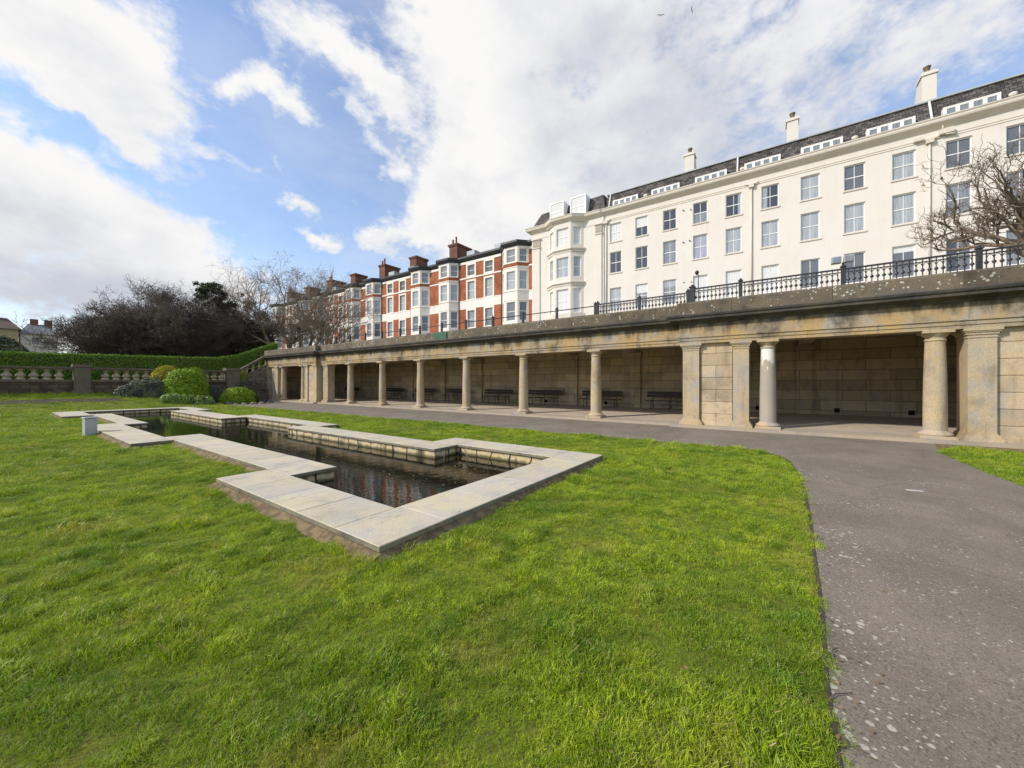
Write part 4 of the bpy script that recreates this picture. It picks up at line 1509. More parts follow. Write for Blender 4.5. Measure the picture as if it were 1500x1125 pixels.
    # slate roof, with the little hipped roof over the bay
    b = m_()
    zr = 21.0
    b.add([(-.1, ya, 18.55), (-.1, yb, 18.55), (5.6, yb, zr), (5.6, ya, zr), (11.2, yb, 18.55), (11.2, ya, 18.55)], [(0, 1, 2, 3), (3, 2, 4, 5)])
    b.add([(-.1, b0_, 18.57), (F - .1, f0, 18.57), (F - .1, f1, 18.57), (-.1, b1_, 18.57), (.9, by, 18.95)], [(0, 1, 4), (1, 2, 4), (2, 3, 4)])
    rf = b.build('roof', 'slate', o, fixn=False)
    b = m_()
    yd = Y(2.4)
    b.box(.9, 2.4, yd - .7, yd + .7, 18.9, 19.75)
    b.build('roof_dormer', 'lead_grey', rf)
    # chimney stack on a party wall
    cy = None
    if wid > 8.2:
        cy = Y(wid - .95) if s > 0 else Y(.2)
    if cy is not None:
        x0, x1 = (2.9, 6.0) if s > 0 else (3.2, 5.6)
        b = m_()
        b.box(x0, x1, cy - .8, cy + .8, 19.3, 22.0)
        b.box(x0 - .1, x1 + .1, cy - .9, cy + .9, 22.0, 22.14)
        b.box(x0 - .17, x1 + .17, cy - .97, cy + .97, 22.14, 22.36)
        ch = b.build('chimney', 'chimney_brick', rf)
        if s > 0:
            for x, dy, hh in ((3.2, -.35, .95), (3.3, .4, .7)):
                b = m_()
                b.lathe([(.17, 22.36), (.15, 22.5), (.13, 22.36 + hh), (.17, 22.40 + hh), (.17, 22.46 + hh)], x, cy + dy, 10)
                b.build('chimney_pot', 'pot_clay', ch)
    # downpipe at the party line
    b = m_()
    yp = Y(wid - .06) if wid > 8.2 else Y(.02)
    b.tube([(-.12, Y(3.62), ZG - 1), (-.12, Y(3.62), 18.05)], .055, 6)
    b.build('downpipe', 'dark_fascia', o)
    return o


HL = ['red brick house next to the cream building, its white canted bay touching the cream wall',
      'red brick house second from the cream building, with a two pot chimney',
      'third red brick house from the cream building, left of the green parapet board',
      'red brick house fourth from the cream building, with two thin pots on its chimney',
      'red brick house fifth from the cream building, partly behind the bare twigs',
      'red brick house sixth from the cream building, seen through the bare tree',
      'red brick house seventh from the cream building, mostly hidden by the forked tree trunk',
      'red brick house at the far end of the terrace, behind the tangled dark trees']
P0 = 32.05
PER = 17.12
make_house(P0, -1, 8.08, HL[0])
hB = make_house(P0, 1, 8.55, HL[1])
hC = make_house(P0 + PER, -1, 8.55, HL[2])
for k in range(1, 4):
    d = copy_tree(hB)
    d.location = (hB.location.x + KB * PER * k, hB.location.y + PER * k, ZG)
    d['label'] = HL[1 + 2 * k]
    if k < 3:
        e = copy_tree(hC)
        e.location = (hC.location.x + KB * PER * k, hC.location.y + PER * k, ZG)
        e['label'] = HL[2 + 2 * k]

# ------------------------------------------------------------------ upper ground: promenade level and the slope up to the houses
def hill(x, y):
    x = np.asarray(x, float)
    y = np.asarray(y, float)
    a = np.interp(x, [-60, 10.5, 15.8, 21, 25, 30, 36.0, 37.6, 60], [2.9, 2.9, 3.6, 4.0, 4.2, 5.6, 8.0, 8.7, 8.8])
    near = (1 - smooth01((y - 39.3) / 1.8)) * (1 - smooth01((x - 10.5) / 4))
    a = a * (1 - near) + 1.35 * near
    a = np.where((y < 37.5) & (x < 15.5), .4, a)
    far = smooth01((y - 75) / 70) * (1 - smooth01((x - 5) / 20)) * 6
    return a + far


hx = [-200, -120, -60, -30, -15, -5, 0, 5, 10.5, 13, 15.8, 18, 21, 23, 25, 28, 30, 33, 36, 37.6, 39, 60, 120, 250]
hy = [-120, -60, -30, -17, -8, 0, 10, 20, 30, 37.45, 37.55, 38.25, 39.3, 40.2, 41.2, 45, 50, 60, 75, 90, 110, 150, 200, 300]
def hill_sheet(name, pick, mat, label, cat):
    b = MB()
    ii = {}
    for i in range(len(hx) - 1):
        for j in range(len(hy) - 1):
            mx, my = (hx[i] + hx[i + 1]) / 2, (hy[j] + hy[j + 1]) / 2
            if not ((mx > 21 and hx[i] >= 21) or my > 38.25 or (my > 37.45 and mx < 13)) or not pick(mx, my):
                continue
            for q in ((i, j), (i + 1, j), (i + 1, j + 1), (i, j + 1)):
                if q not in ii:
                    ii[q] = len(b.v)
                    b.v.append((hx[q[0]], hy[q[1]], float(hill(hx[q[0]], hy[q[1]]))))
            b.f.append((ii[i, j], ii[i + 1, j], ii[i + 1, j + 1], ii[i, j + 1]))
            b.sm.append(True)
            b.mi.append(0)
    tag(b.build(name, mat), label, cat, kind='structure')


hill_sheet('terrain', lambda x, y: x < 21, 'lawn_ground', 'higher grassy ground behind the far balustrade', 'ground')
hill_sheet('esplanade', lambda x, y: x >= 21, 'esplanade_paving', 'sloping paved esplanade between the colonnade roof and the houses', 'pavement')

# ------------------------------------------------------------------ far balustrade with piers, stair rail
bal = root('stone_balustrade', (3.6, 37.2, .8), 'weathered stone balustrade with pale bulbous balusters on a dark block wall', 'balustrade')
bo = (3.6, 37.2, .8)
b = MB(bo)
b.box(-14, 12.3, 37.05, 37.42, .2, 1.66)
b.build('base_wall', 'rubble_stone', bal)
b = MB(bo)
b.box(-14, 12.3, 36.98, 37.48, 1.66, 1.80)
b.box(-14, 12.3, 37.0, 37.46, 2.44, 2.50)
b.box(-14, 12.3, 36.95, 37.50, 2.50, 2.62)
b.build('rail', 'rail_stone', bal)
PIER = [(3.22, 3.96), (-6.0, -5.26), (11.4, 12.3)]
for x0, x1 in PIER:
    b = MB(bo)
    b.cbox(x0, x1, 36.86, 37.6, .2, 2.62, .02)
    b.box(x0 - .07, x1 + .07, 36.79, 37.67, .2, 1.15)
    b.box(x0 - .06, x1 + .06, 36.80, 37.66, 2.62, 2.80)
    b.build('pier', 'rail_stone', bal)


def baluster_mesh(x):
    b = MB(bo)
    pr = [(.20, 1.80), (.20, 1.87), (.12, 1.90), (.11, 1.93), (.16, 1.97), (.205, 2.03), (.20, 2.09), (.13, 2.19), (.09, 2.26), (.085, 2.31), (.13, 2.34), (.18, 2.38), (.18, 2.44)]
    b.lathe(pr, x, 37.23, 12)
    return b


first = None
for i in range(34):
    x = 11.15 - i * .50
    if any(a - .25 < x < c + .25 for a, c in PIER):
        continue
    if first is None:
        first = baluster_mesh(x).build('baluster', 'baluster_stone', bal)
        fx = x
    else:
        c = first.copy()
        scene.collection.objects.link(c)
        c.parent = bal
        c.location = (x - fx, 0, 0)
stair = root('stair_balustrade', (13.4, 38.0, 2), 'stone stair rail sloping up from the garden wall to the colonnade end', 'stair rail')
so_ = (13.4, 38.0, 2)
b = MB(so_)


def slope_box(mbd, x0, x1, y0, y1, za0, za1, zb0, zb1):
    mbd.add([(x0, y0, za0), (x1, y0, zb0), (x1, y1, zb0), (x0, y1, za0), (x0, y0, za1), (x1, y0, zb1), (x1, y1, zb1), (x0, y1, za1)],
            [(0, 3, 2, 1), (4, 5, 6, 7), (0, 1, 5, 4), (1, 2, 6, 5), (2, 3, 7, 6), (3, 0, 4, 7)])


slope_box(b, 12.3, 15.0, 37.9, 38.2, .0, 1.75, .0, 3.25)
b.build('base_wall', 'stair_stone', stair)
b = MB(so_)
slope_box(b, 12.3, 15.0, 37.84, 38.26, 2.36, 2.54, 4.12, 4.32)
slope_box(b, 12.3, 15.0, 37.86, 38.24, 1.75, 1.88, 3.25, 3.38)
b.build('rail', 'rail_stone', stair)
for x in (12.7, 13.2, 13.7, 14.2):
    t = (x - 12.3) / 2.7
    b = MB(so_)
    z0 = 1.86 + 1.5 * t
    b.lathe([(.12, z0), (.07, z0 + .06), (.13, z0 + .2), (.1, z0 + .3), (.06, z0 + .42), (.11, z0 + .52), (.11, z0 + .62)], x, 38.05, 10)
    b.build('baluster', 'baluster_stone', stair)


# ------------------------------------------------------------------ leaves, hedges, bushes
def leaf_quads(nr, centers, normals, size, jitter=.6):
    """one small folded quad per centre, roughly facing its normal"""
    n = len(centers)
    nv = normals + nr.normal(0, jitter, (n, 3))
    nv /= np.linalg.norm(nv, axis=1, keepdims=True) + 1e-9
    t = nr.normal(0, 1, (n, 3))
    a = np.cross(nv, t)
    a /= np.linalg.norm(a, axis=1, keepdims=True) + 1e-9
    c = np.cross(nv, a)
    s = (size * nr.uniform(.6, 1.35, n))[:, None]
    a = a * s
    c = c * s * .55
    v = np.stack([centers - a, centers + c + nv * s * .15, centers + a, centers - c + nv * s * .15], 1).reshape(-1, 3)
    f = np.arange(n * 4).reshape(-1, 4)
    return v, f


def bush(name, label, cat, c, r, n, size, mat, seed, parent=None, flat=1.0, lumps=7, group=None, core='leaf_ivy'):
    """shrub: dark woody core with leaves spread through the outer shell, lumpy outline"""
    nr = np.random.default_rng(seed)
    o = root(name, (c[0], c[1], c[2]), label, cat, group)
    d = nr.normal(0, 1, (n, 3))
    d[:, 2] = np.abs(d[:, 2]) * 1.1 - .18
    d /= np.linalg.norm(d, axis=1, keepdims=True)
    lump = nr.normal(0, 1, (lumps, 3))
    lump /= np.linalg.norm(lump, axis=1, keepdims=True)
    bumpv = np.max(d @ lump.T, axis=1)
    rad = (1 + .16 * (bumpv - .75) * flat) * (1 - np.abs(nr.normal(0, .06, n)) + (nr.random(n) < .12) * nr.uniform(0, .09, n))
    pw_ = 2.1
    sup = (np.abs(d[:, 0]) ** pw_ + np.abs(d[:, 1]) ** pw_ + np.abs(d[:, 2]) ** pw_) ** (-1 / pw_)
    p = d * (rad * sup)[:, None] * np.array(r)
    p[:, 2] = np.maximum(p[:, 2] + r[2] * .15, .02)
    v, f = leaf_quads(nr, p, d, np.full(n, size), .55)
    np_mesh('foliage', v, f, mat, o)
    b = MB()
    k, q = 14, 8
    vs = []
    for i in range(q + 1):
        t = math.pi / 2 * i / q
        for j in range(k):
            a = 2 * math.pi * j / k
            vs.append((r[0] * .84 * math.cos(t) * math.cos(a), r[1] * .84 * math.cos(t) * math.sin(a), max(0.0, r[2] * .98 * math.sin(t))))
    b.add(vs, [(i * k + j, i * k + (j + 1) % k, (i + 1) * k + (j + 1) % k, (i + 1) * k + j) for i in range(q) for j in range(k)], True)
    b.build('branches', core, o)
    return o


G = lambda x, y: float(gz(x, y))
bush('clipped_bush', 'large rounded bright green clipped bush in the bed by the balustrade', 'bush', (8.35, 35.3, .45), (1.38, 1.25, 1.78), 9500, .066, 'leaf_box', 1, flat=1.5, lumps=16)
bush('yellow_shrub', 'yellow leaved shrub rising behind the large rounded green bush', 'bush', (7.7, 36.35, .6), (1.15, .45, 1.98), 4500, .05, 'leaf_yellow', 2)
bush('green_shrub', 'small pale green shrub top showing to the right behind the rounded bush', 'bush', (9.2, 36.35, .5), (.9, .45, 1.95), 3000, .05, 'leaf_box', 3)
bush('round_bush', 'low dome of light green box bush beside the brown litter bin', 'bush', (11.3, 33.8, .06), (1.2, .95, 1.02), 6500, .062, 'leaf_box', 4, flat=1.4, lumps=14)
bush('lavender_bush', 'spreading grey green shrub left of the large rounded bush', 'bush', (6.35, 35.6, .62), (1.45, .9, 1.0), 6500, .075, 'leaf_grey', 5, flat=3.0)
bush('heather_bush', 'low dull mauve grey shrub running in front of the right balustrade', 'bush', (10.3, 36.6, .1), (1.5, .5, 1.15), 5000, .05, 'leaf_mauve', 6, flat=1.4)
bush('grey_shrub', 'low dark grey green shrub at the foot of the stair rail', 'bush', (12.9, 37.0, .05), (1.5, .5, 1.55), 3500, .05, 'leaf_mauve', 7, flat=1.4)
bush('dark_shrub', 'small dark green shrub with white flowers right of the rounded bush', 'bush', (9.1, 35.0, .1), (.7, .6, .95), 2500, .06, 'leaf_low', 8)


def flower_patch(label, pts, mat2, seed, name='flower_patch'):
    nr = np.random.default_rng(seed)
    o = root(name, (pts[0][0], pts[0][1], G(pts[0][0], pts[0][1])), label, 'flowers')
    V, F, M_ = [], [], []
    base = 0
    for (x, y, r_, h_) in pts:
        n = 700
        d = nr.normal(0, 1, (n, 3))
        d[:, 2] = np.abs(d[:, 2])
        d /= np.linalg.norm(d, axis=1, keepdims=True)
        p = d * np.array([r_, r_, h_]) * nr.uniform(.6, 1.05, (n, 1)) + np.array([x - pts[0][0], y - pts[0][1], G(x, y) - G(pts[0][0], pts[0][1])])
        v, f = leaf_quads(nr, p, d, np.full(n, .075), .6)
        V.append(v)
        F.append(f + base)
        M_.append((nr.random(n) < .16).astype(np.int32))
        base += len(v)
    V, F, M_ = np.concatenate(V), np.concatenate(F), np.concatenate(M_)
    np_mesh('foliage', V, F, ['leaf_low', mat2], o, mats_idx=M_)
    return o


flower_patch('low leafy perennials with pale green heads in front of the rounded bush', [(6.95 + .42 * i, 33.2 + .18 * math.sin(i * 2.1) - .06 * i, .38, .55) for i in range(5)], 'petal_white', 11)
flower_patch('low mauve pink flowering clump at the right end of the flower bed', [(8.55, 32.5, .38, .6), (8.95, 32.35, .36, .6), (8.85, 32.9, .4, .62)], 'petal_mauve', 12)

binr = root('litter_bin', (12.6, 33.1, .01), 'dark brown litter bin with arched hood beside the left pavilion', 'litter bin', rotz=R(-20))
b = MB()
b.cbox(-.31, .31, -.31, .31, .0, .82, .03)
b.build('body', 'bin_brown', binr)
b = MB()
prof = [(.36, .98), (.36, 1.02), (.2, 1.16), (0, 1.21), (-.2, 1.16), (-.36, 1.02), (-.36, .98), (-.2, 1.11), (0, 1.16), (.2, 1.11)]
n = len(prof)
b.add([(x, -.36, z) for x, z in prof] + [(x, .36, z) for x, z in prof], [(i, (i + 1) % n, n + (i + 1) % n, n + i) for i in range(n)] + [tuple(range(n)), tuple(reversed(range(n, 2 * n)))])
b.build('hood', 'bin_brown', binr)
b = MB()
for sx_ in (-.28, .28):
    for sy in (-.28, .28):
        b.box(sx_ - .03, sx_ + .03, sy - .03, sy + .03, .82, 1.02)
b.build('hood_supports', 'bin_brown', binr)
rr = random.Random(8)
for i in range(9):
    a = math.pi * (.85 + .95 * i / 8)
    x, y = 11.75 + 1.5 * math.cos(a) + .1, 33.6 + 1.6 * math.sin(a)
    b = MB()
    s_ = rr.uniform(.16, .3)
    b.lathe([(s_ * .9, -.05), (s_, .05), (s_ * .85, s_ * .45), (s_ * .4, s_ * .68)], 0, 0, 7)
    for k, q in enumerate(b.v):
        b.v[k] = (q[0] * rr.uniform(.85, 1.25), q[1] * rr.uniform(.8, 1.2), q[2] * rr.uniform(.85, 1.15))
    e_ = b.build('edging_stone', 'edging_rock', loc=(x, y, 0), rotz=rr.uniform(0, 3))
    tag(e_, 'rough brown stone edging the bed of the box bush and bin', 'stone', 'rough stones edging the bin bed')
sheet('bed_soil', [(10.6, 33.2), (11.2, 32.2), (12.6, 32.0), (13.1, 33.2), (12.8, 35.0), (11.4, 35.3), (10.5, 34.4)], 'dark_soil', 'dark soil bed under the box bush', .02, 'soil')
# planted strip in the left lawn
b = MB()
st = [(-4 + i * .6) for i in range(16)]
for x0, x1 in zip(st[:-1], st[1:]):
    b.quad((x0, 33.9, G(x0, 33.9) + .012), (x1, 33.9, G(x1, 33.9) + .012), (x1, 34.7, G(x1, 34.7) + .012), (x0, 34.7, G(x0, 34.7) + .012))
tag(b.build('bed_strip', 'dark_soil'), 'dark dug strip across the lawn before the balustrade', 'soil', kind='structure')


def hedge_run(label, pts, width, seed, dens, z_lo):
    """clipped hedge along (x, y, top) points: leafy skin on a dark core"""
    nr = np.random.default_rng(seed)
    o = root('clipped_hedge', (pts[0][0], pts[0][1], z_lo[0]), label, 'hedge')
    V, F = [], []
    base = 0
    core = MB((pts[0][0], pts[0][1], z_lo[0]))
    for (p0, p1, l0, l1) in zip(pts[:-1], pts[1:], z_lo[:-1], z_lo[1:]):
        a, c = np.array(p0), np.array(p1)
        L_ = np.hypot(*(c - a)[:2])
        d = (c - a)[:2] / L_
        nn = np.array([d[1], -d[0]])
        for face in range(3):
            hgt = (a[2] - l0 + c[2] - l1) / 2
            n = int(dens * L_ * (hgt if face < 2 else width))
            t = nr.random(n)
            zt = a[2] + (c[2] - a[2]) * t
            zl = l0 + (l1 - l0) * t
            ctr = a[None, :2] + (c - a)[None, :2] * t[:, None]
            if face < 2:
                sgn = 1 if face == 0 else -1
                z = zl + (zt - zl) * nr.random(n)
                p = np.column_stack([ctr + nn[None] * sgn * (width / 2 + nr.normal(0, .05, n))[:, None], z])
                nrm = np.tile([nn[0] * sgn, nn[1] * sgn, .35], (n, 1))
            else:
                p = np.column_stack([ctr + nn[None] * (nr.uniform(-.5, .5, n) * width)[:, None], zt + nr.normal(0, .045, n)])
                nrm = np.tile([0, 0, 1.0], (n, 1))
            v, f = leaf_quads(nr, p - np.array([pts[0][0], pts[0][1], z_lo[0]]), nrm, np.full(n, .055), .55)
            V.append(v)
            F.append(f + base)
            base += len(v)
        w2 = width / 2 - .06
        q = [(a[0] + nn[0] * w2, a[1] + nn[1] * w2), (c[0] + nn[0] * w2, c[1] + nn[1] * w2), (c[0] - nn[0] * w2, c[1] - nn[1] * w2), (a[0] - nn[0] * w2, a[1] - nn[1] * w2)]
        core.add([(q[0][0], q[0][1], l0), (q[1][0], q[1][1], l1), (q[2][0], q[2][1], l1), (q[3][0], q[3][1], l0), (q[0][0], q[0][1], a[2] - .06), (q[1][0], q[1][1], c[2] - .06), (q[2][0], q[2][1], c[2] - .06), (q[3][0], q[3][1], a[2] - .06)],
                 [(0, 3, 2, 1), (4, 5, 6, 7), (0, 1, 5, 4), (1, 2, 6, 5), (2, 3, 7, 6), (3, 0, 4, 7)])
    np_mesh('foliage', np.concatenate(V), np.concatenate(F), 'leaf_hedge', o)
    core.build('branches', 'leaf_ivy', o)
    return o


hedge_run('long dark green clipped hedge behind the balustrade, rising at its right end beside the stairs',
          [(-12, 39.9, 3.46), (0.4, 39.9, 3.50), (6.0, 39.9, 3.60), (11.6, 39.9, 3.74), (13.2, 39.9, 4.1), (14.6, 39.9, 4.75), (16.3, 39.9, 5.45)], 1.0, 21, 420, [1.3, 1.3, 1.3, 1.3, 1.6, 2.4, 3.0])


# ------------------------------------------------------------------ trees
def grow(rng, base, d0, L0, r0, levels, kids, ratio=.66, ang=(30, 60), wig=.16, up=.06, segs=(6, 5, 4, 3, 3, 3), rr_=.56, first=.3, lean=None, minr=.006):
    """branching skeleton: list of (level, points, radii)"""
    out = []
    stack = [(Vector(base), Vector(d0).normalized(), L0, r0, 0)]
    while stack:
        p, d, L, r, lv = stack.pop()
        n = segs[min(lv, len(segs) - 1)]
        pts, rad = [p.copy()], [r]
        q = p.copy()
        spots = []
        for i in range(n):
            w_ = Vector((rng.gauss(0, wig), rng.gauss(0, wig), rng.gauss(0, wig) + up))
            if lean is not None:
                w_ += lean * (.5 if lv else .2)
            d = (d + w_ * (1 + lv * .35)).normalized()
            q = q + d * (L / n)
            pts.append(q.copy())
            t = (i + 1) / n
            rad.append(max(minr * .6, r * (1 - .55 * t)))
            if t > first or lv == 0 and t > .35:
                spots.append((q.copy(), d.copy(), rad[-1], t))
        out.append((lv, pts, rad))
        if lv < levels:
            k = kids[min(lv, len(kids) - 1)]
            for j in range(k):
                sp = spots[j % len(spots)] if j < len(spots) else rng.choice(spots)
                sp = rng.choice(spots) if rng.random() < .35 else sp
                a = R(rng.uniform(*ang))
                ax = sp[1].cross(Vector((rng.gauss(0, 1), rng.gauss(0, 1), rng.gauss(0, 1)))).normalized()
                nd = (Matrix.Rotation(a, 3, ax) @ sp[1]).normalized()
                if nd.z < -.35:
                    nd.z *= -.4
                    nd.normalize()
                stack.append((sp[0], nd, L * ratio * rng.uniform(.7, 1.2), max(minr, min(sp[2] * .85, r * rr_)), lv + 1))
    return out


def branches_mesh(sk, levels, off_, sides):
    V, F = [], []
    for lv, pts, rad in sk:
        if lv not in levels:
            continue
        n = sides(lv)
        b0_ = len(V)
        for k, p in enumerate(pts):
            d = pts[min(k + 1, len(pts) - 1)] - pts[max(k - 1, 0)]
            a = d.cross(Vector((.31, .17, .93))).normalized()
            c = d.cross(a).normalized()
            for i in range(n):
                t = 2 * math.pi * i / n
                V.append(p + a * (math.cos(t) * rad[k]) + c * (math.sin(t) * rad[k]) - off_)
        for k in range(len(pts) - 1):
            for i in range(n):
                j = (i + 1) % n
                F.append((b0_ + k * n + i, b0_ + (k + 1) * n + i, b0_ + (k + 1) * n + j, b0_ + k * n + j))
    return np.array([tuple(v) for v in V]), np.array(F)


def bare_tree(label, base, seed, stems, H_, r0, levels, kids, mat, leaves=None, group=None, lean=None, name='bare_tree', **kw):
    """bare tree: trunk part (stems and limbs) and crown part (twigs), leafy clumps if any"""
    rng_ = random.Random(seed)
    o = root(name, base, label, 'tree', group)
    ov = Vector(base)
    sk = []
    for (dx, dy, tilt, sc) in stems:
        sk += grow(rng_, (base[0] + dx, base[1] + dy, base[2] - .2), tilt, H_ * sc, r0 * (.6 + .4 * sc), levels, kids, lean=lean, **kw)
    v, f = branches_mesh(sk, (0, 1), ov, lambda l: 8 if l == 0 else 6)
    np_mesh('trunk', v, f, mat, o, smooth=True)
    v, f = branches_mesh(sk, tuple(range(2, levels + 1)), ov, lambda l: 4 if l == 2 else 3)
    np_mesh('crown', v, f, mat, o)
    if leaves:
        nr = np.random.default_rng(seed)
        P, N_ = [], []
        for (cx, cy, cz, rx, rz, n) in leaves[1]:
            d = nr.normal(0, 1, (n, 3))
            d /= np.linalg.norm(d, axis=1, keepdims=True)
            p = d * (nr.random((n, 1)) ** .4) * np.array([rx, rx, rz])
            # break the ball up into sprays
            sp = nr.normal(0, .45, (14, 3)) * np.array([rx, rx, rz])
            p = sp[nr.integers(0, 14, n)] + p * .42
            P.append(p + np.array([cx, cy, cz]))
            N_.append(d)
        P, N_ = np.concatenate(P), np.concatenate(N_)
        v, f = leaf_quads(nr, P, N_, np.full(len(P), leaves[2]), .8)
        np_mesh('foliage', v, f, leaves[0], o)
    return o


# right tree on the slope, pale twisted limbs
bare_tree('pale twisted bare tree in front of the cream building above the right railing', (19.6, -7.05, 4.1), 21,
          [(0, 0, (.0, .05, 1), 1.0), (.25, -.3, (.2, -.25, 1), 1.0), (-.1, .15, (.0, .08, 1), 1.0)], 3.2, .16, 5, (5, 5, 4, 4, 3), 'bark_grey',
          ratio=.60, ang=(22, 54), wig=.20, up=.09, rr_=.56, minr=.008)
# bare forked tree behind the left pavilion
bare_tree('large bare forked tree rising behind the left end of the colonnade', (20.5, 45.6, 4.0), 10,
          [(0, 0, (.0, .1, 1), .8), (.7, -.3, (.12, -.2, 1), .9), (-.2, .3, (-.5, .65, .8), 1.05), (.5, -.6, (.35, -.95, .6), .95), (.1, -.2, (.25, -.5, .9), .9)], 6.0, .25, 5, (6, 5, 4, 4, 3), 'bark_brown',
          ratio=.66, ang=(25, 56), wig=.14, up=.03, rr_=.5, minr=.012)
bare_tree('brown tangled bare tree left of the forked tree', (19.0, 52.5, 4.0), 14,
          [(0, 0, (.0, .1, 1), .9), (-.6, .3, (-.4, .2, 1), .8), (.5, -.3, (.35, -.2, 1), .8)], 5.0, .2, 5, (6, 6, 5, 4, 3), 'bark_brown', ratio=.62, ang=(30, 65), wig=.2, up=.03, rr_=.5, minr=.013,
          leaves=('leaf_ivy', [(.3, 0, 3.3, 1.0, 1.2, 1200), (-.8, .4, 4.3, .9, .9, 900)], .11))
bare_tree('ivy clad bare tree beside the far brick houses', (24.5, 51.0, 5.2), 23,
          [(0, 0, (0, 0, 1), 1.0)], 5.6, .24, 4, (6, 6, 5, 4), 'bark_brown', ratio=.5, ang=(25, 60), wig=.13, up=.05, rr_=.5, minr=.014,
          leaves=('leaf_ivy', [(0, .2, 3.9, 1.1, 1.2, 1500), (1.6, -1.2, 4.1, 1.1, 1.1, 1400), (-1.0, .9, 3.2, 1.0, 1.1, 1000)], .12))
# the dark grove behind the hedge
DK = dict(ratio=.66, ang=(25, 60), wig=.17, up=.03, rr_=.52, minr=.0145, first=.12)
GROVE = [
    ('dark bare tree at the left edge of the grove, its branches leaning left', (7.6, 47.5, 2.6), 31, [(0, 0, (-.45, .1, 1), 1.0), (.3, .2, (-.9, .0, .7), 1.0), (.8, 0, (.1, .1, 1), 1.0), (.2, 0, (-.65, .1, .9), 1.0)], 2.9, None, None),
    ('dark bare tree second from the left in the grove', (8.6, 48.6, 2.7), 32, [(0, 0, (-.25, .1, 1), 1.1), (.6, 0, (.35, 0, 1), 1.05), (-.5, .3, (-.6, 0, .9), 1.0), (0, .2, (0, .3, 1), 1.0)], 3.2, None, ('leaf_ivy', [(0, -.4, 1.6, 1.3, 1.4, 1500)], .12)),
    ('dark bare tree in the middle of the grove with dense purple brown twigs', (10.9, 48.6, 2.8), 33, [(0, 0, (0, .1, 1), 1.1), (.6, 0, (.4, 0, 1), 1.0), (-.6, .2, (-.4, 0, 1), 1.0), (0, .2, (.1, .3, 1), 1.0)], 3.3, None, ('leaf_ivy', [(0, -.4, 1.6, 1.4, 1.4, 1600), (-.6, 0, 7.0, .8, .5, 350)], .12)),
    ('tall dark tree with green leafy top standing above the grove', (13.9, 49.6, 3.2), 34, [(0, 0, (.02, .05, 1), 1.2), (.5, .2, (.2, 0, 1), 1.1), (-.5, 0, (-.2, 0, 1), 1.1)], 3.5, None,
     ('leaf_pine', [(-.6, 0, 8.2, .8, .7, 1100), (.5, 0, 8.3, .9, .8, 1300), (.0, 0, 7.2, 1.2, .7, 1200), (1.5, 0, 6.8, .8, .6, 700), (0, -.3, 2.2, 1.6, 1.5, 2000)], .11)),
    ('dark bushy tree between the leafy topped tree and the small thin leaved tree', (16.0, 48.6, 3.4), 35, [(0, 0, (0, .1, 1), 1.0), (.5, 0, (.4, 0, 1), .9), (-.5, 0, (-.4, 0, 1), .9)], 2.7, None, ('leaf_ivy', [(0, -.3, 2.0, 1.6, 1.5, 2200), (0, 0, 3.6, 1.4, .8, 1200)], .12)),
    ('small thin leaved dark tree at the right end of the grove', (18.4, 51.0, 3.7), 36, [(0, 0, (0, .1, 1), 1.2), (.4, 0, (.3, 0, 1), .9), (-.4, 0, (-.4, 0, 1), .9)], 3.1, None, ('leaf_pine', [(-.4, 0, 7.0, .7, .8, 600), (.6, 0, 6.2, .8, .7, 550), (-.5, 0, 5.0, 1.1, .7, 700), (0, -.3, 2.3, 1.5, 1.3, 1300)], .11)),
    ('low dark twiggy tree filling the grove behind the middle trees', (12.4, 47.6, 3.0), 37, [(0, 0, (-.2, .1, 1), 1.0), (.5, 0, (.45, 0, .9), 1.0), (-.5, 0, (-.6, 0, .9), 1.0)], 2.6, None, ('leaf_ivy', [(0, -.3, 1.6, 1.6, 1.3, 1800)], .12)),
]
for lab, base, seed, stems, H_, lean, lv in GROVE:
    bare_tree(lab, base, seed, stems, H_ * 1.17, .14, 5, (6, 6, 6, 5, 4), 'bark_dark', leaves=lv, group='dark trees behind the hedge', lean=lean, name='grove_tree', **DK)


# ------------------------------------------------------------------ far houses on the left
def far_house(label, x0, x1, y, zb, zt, wall, roof, wins, seed):
    o = root('distant_house', ((x0 + x1) / 2, y, zb), label, 'house', 'distant houses beyond the hedge')
    of = ((x0 + x1) / 2, y, zb)
    b = MB(of)
    b.wall((0, y), (1, 0), (0, -1), x0, x1, zb, zt, [(a, c, p, q) for a, c, p, q in wins], .3)
    b.quad((x0, y, zb), (x0, y + 10, zb), (x0, y + 10, zt), (x0, y, zt))
    b.quad((x1, y, zb), (x1, y + 10, zb), (x1, y + 10, zt), (x1, y, zt))
    b.build('wall', wall, o)
    for a, c, p, q in wins:
        b = MB(of)
        b.box(a, c, y + .15, y + .2, p, q)
        b.build('window', 'glass_blue', o)
    b = MB(of)
    zr = zt + 2.2
    b.add([(x0 - .3, y - .4, zt), (x1 + .3, y - .4, zt), (x1 - 1, y + 5, zr), (x0 + 1, y + 5, zr), (x0 - .3, y + 10.4, zt), (x1 + .3, y + 10.4, zt)],
          [(0, 1, 2, 3), (3, 2, 5, 4), (1, 5, 2), (0, 3, 4)])
    rf = b.build('roof', roof, o, fixn=False)
    b = MB(of)
    for k in range(2):
        xx = x0 + (x1 - x0) * (.3 + .4 * k)
        b.box(xx, xx + .9, y + 4.6, y + 5.6, zr - 1, zr + .9)
    b.build('chimney', 'chimney_brick', rf)


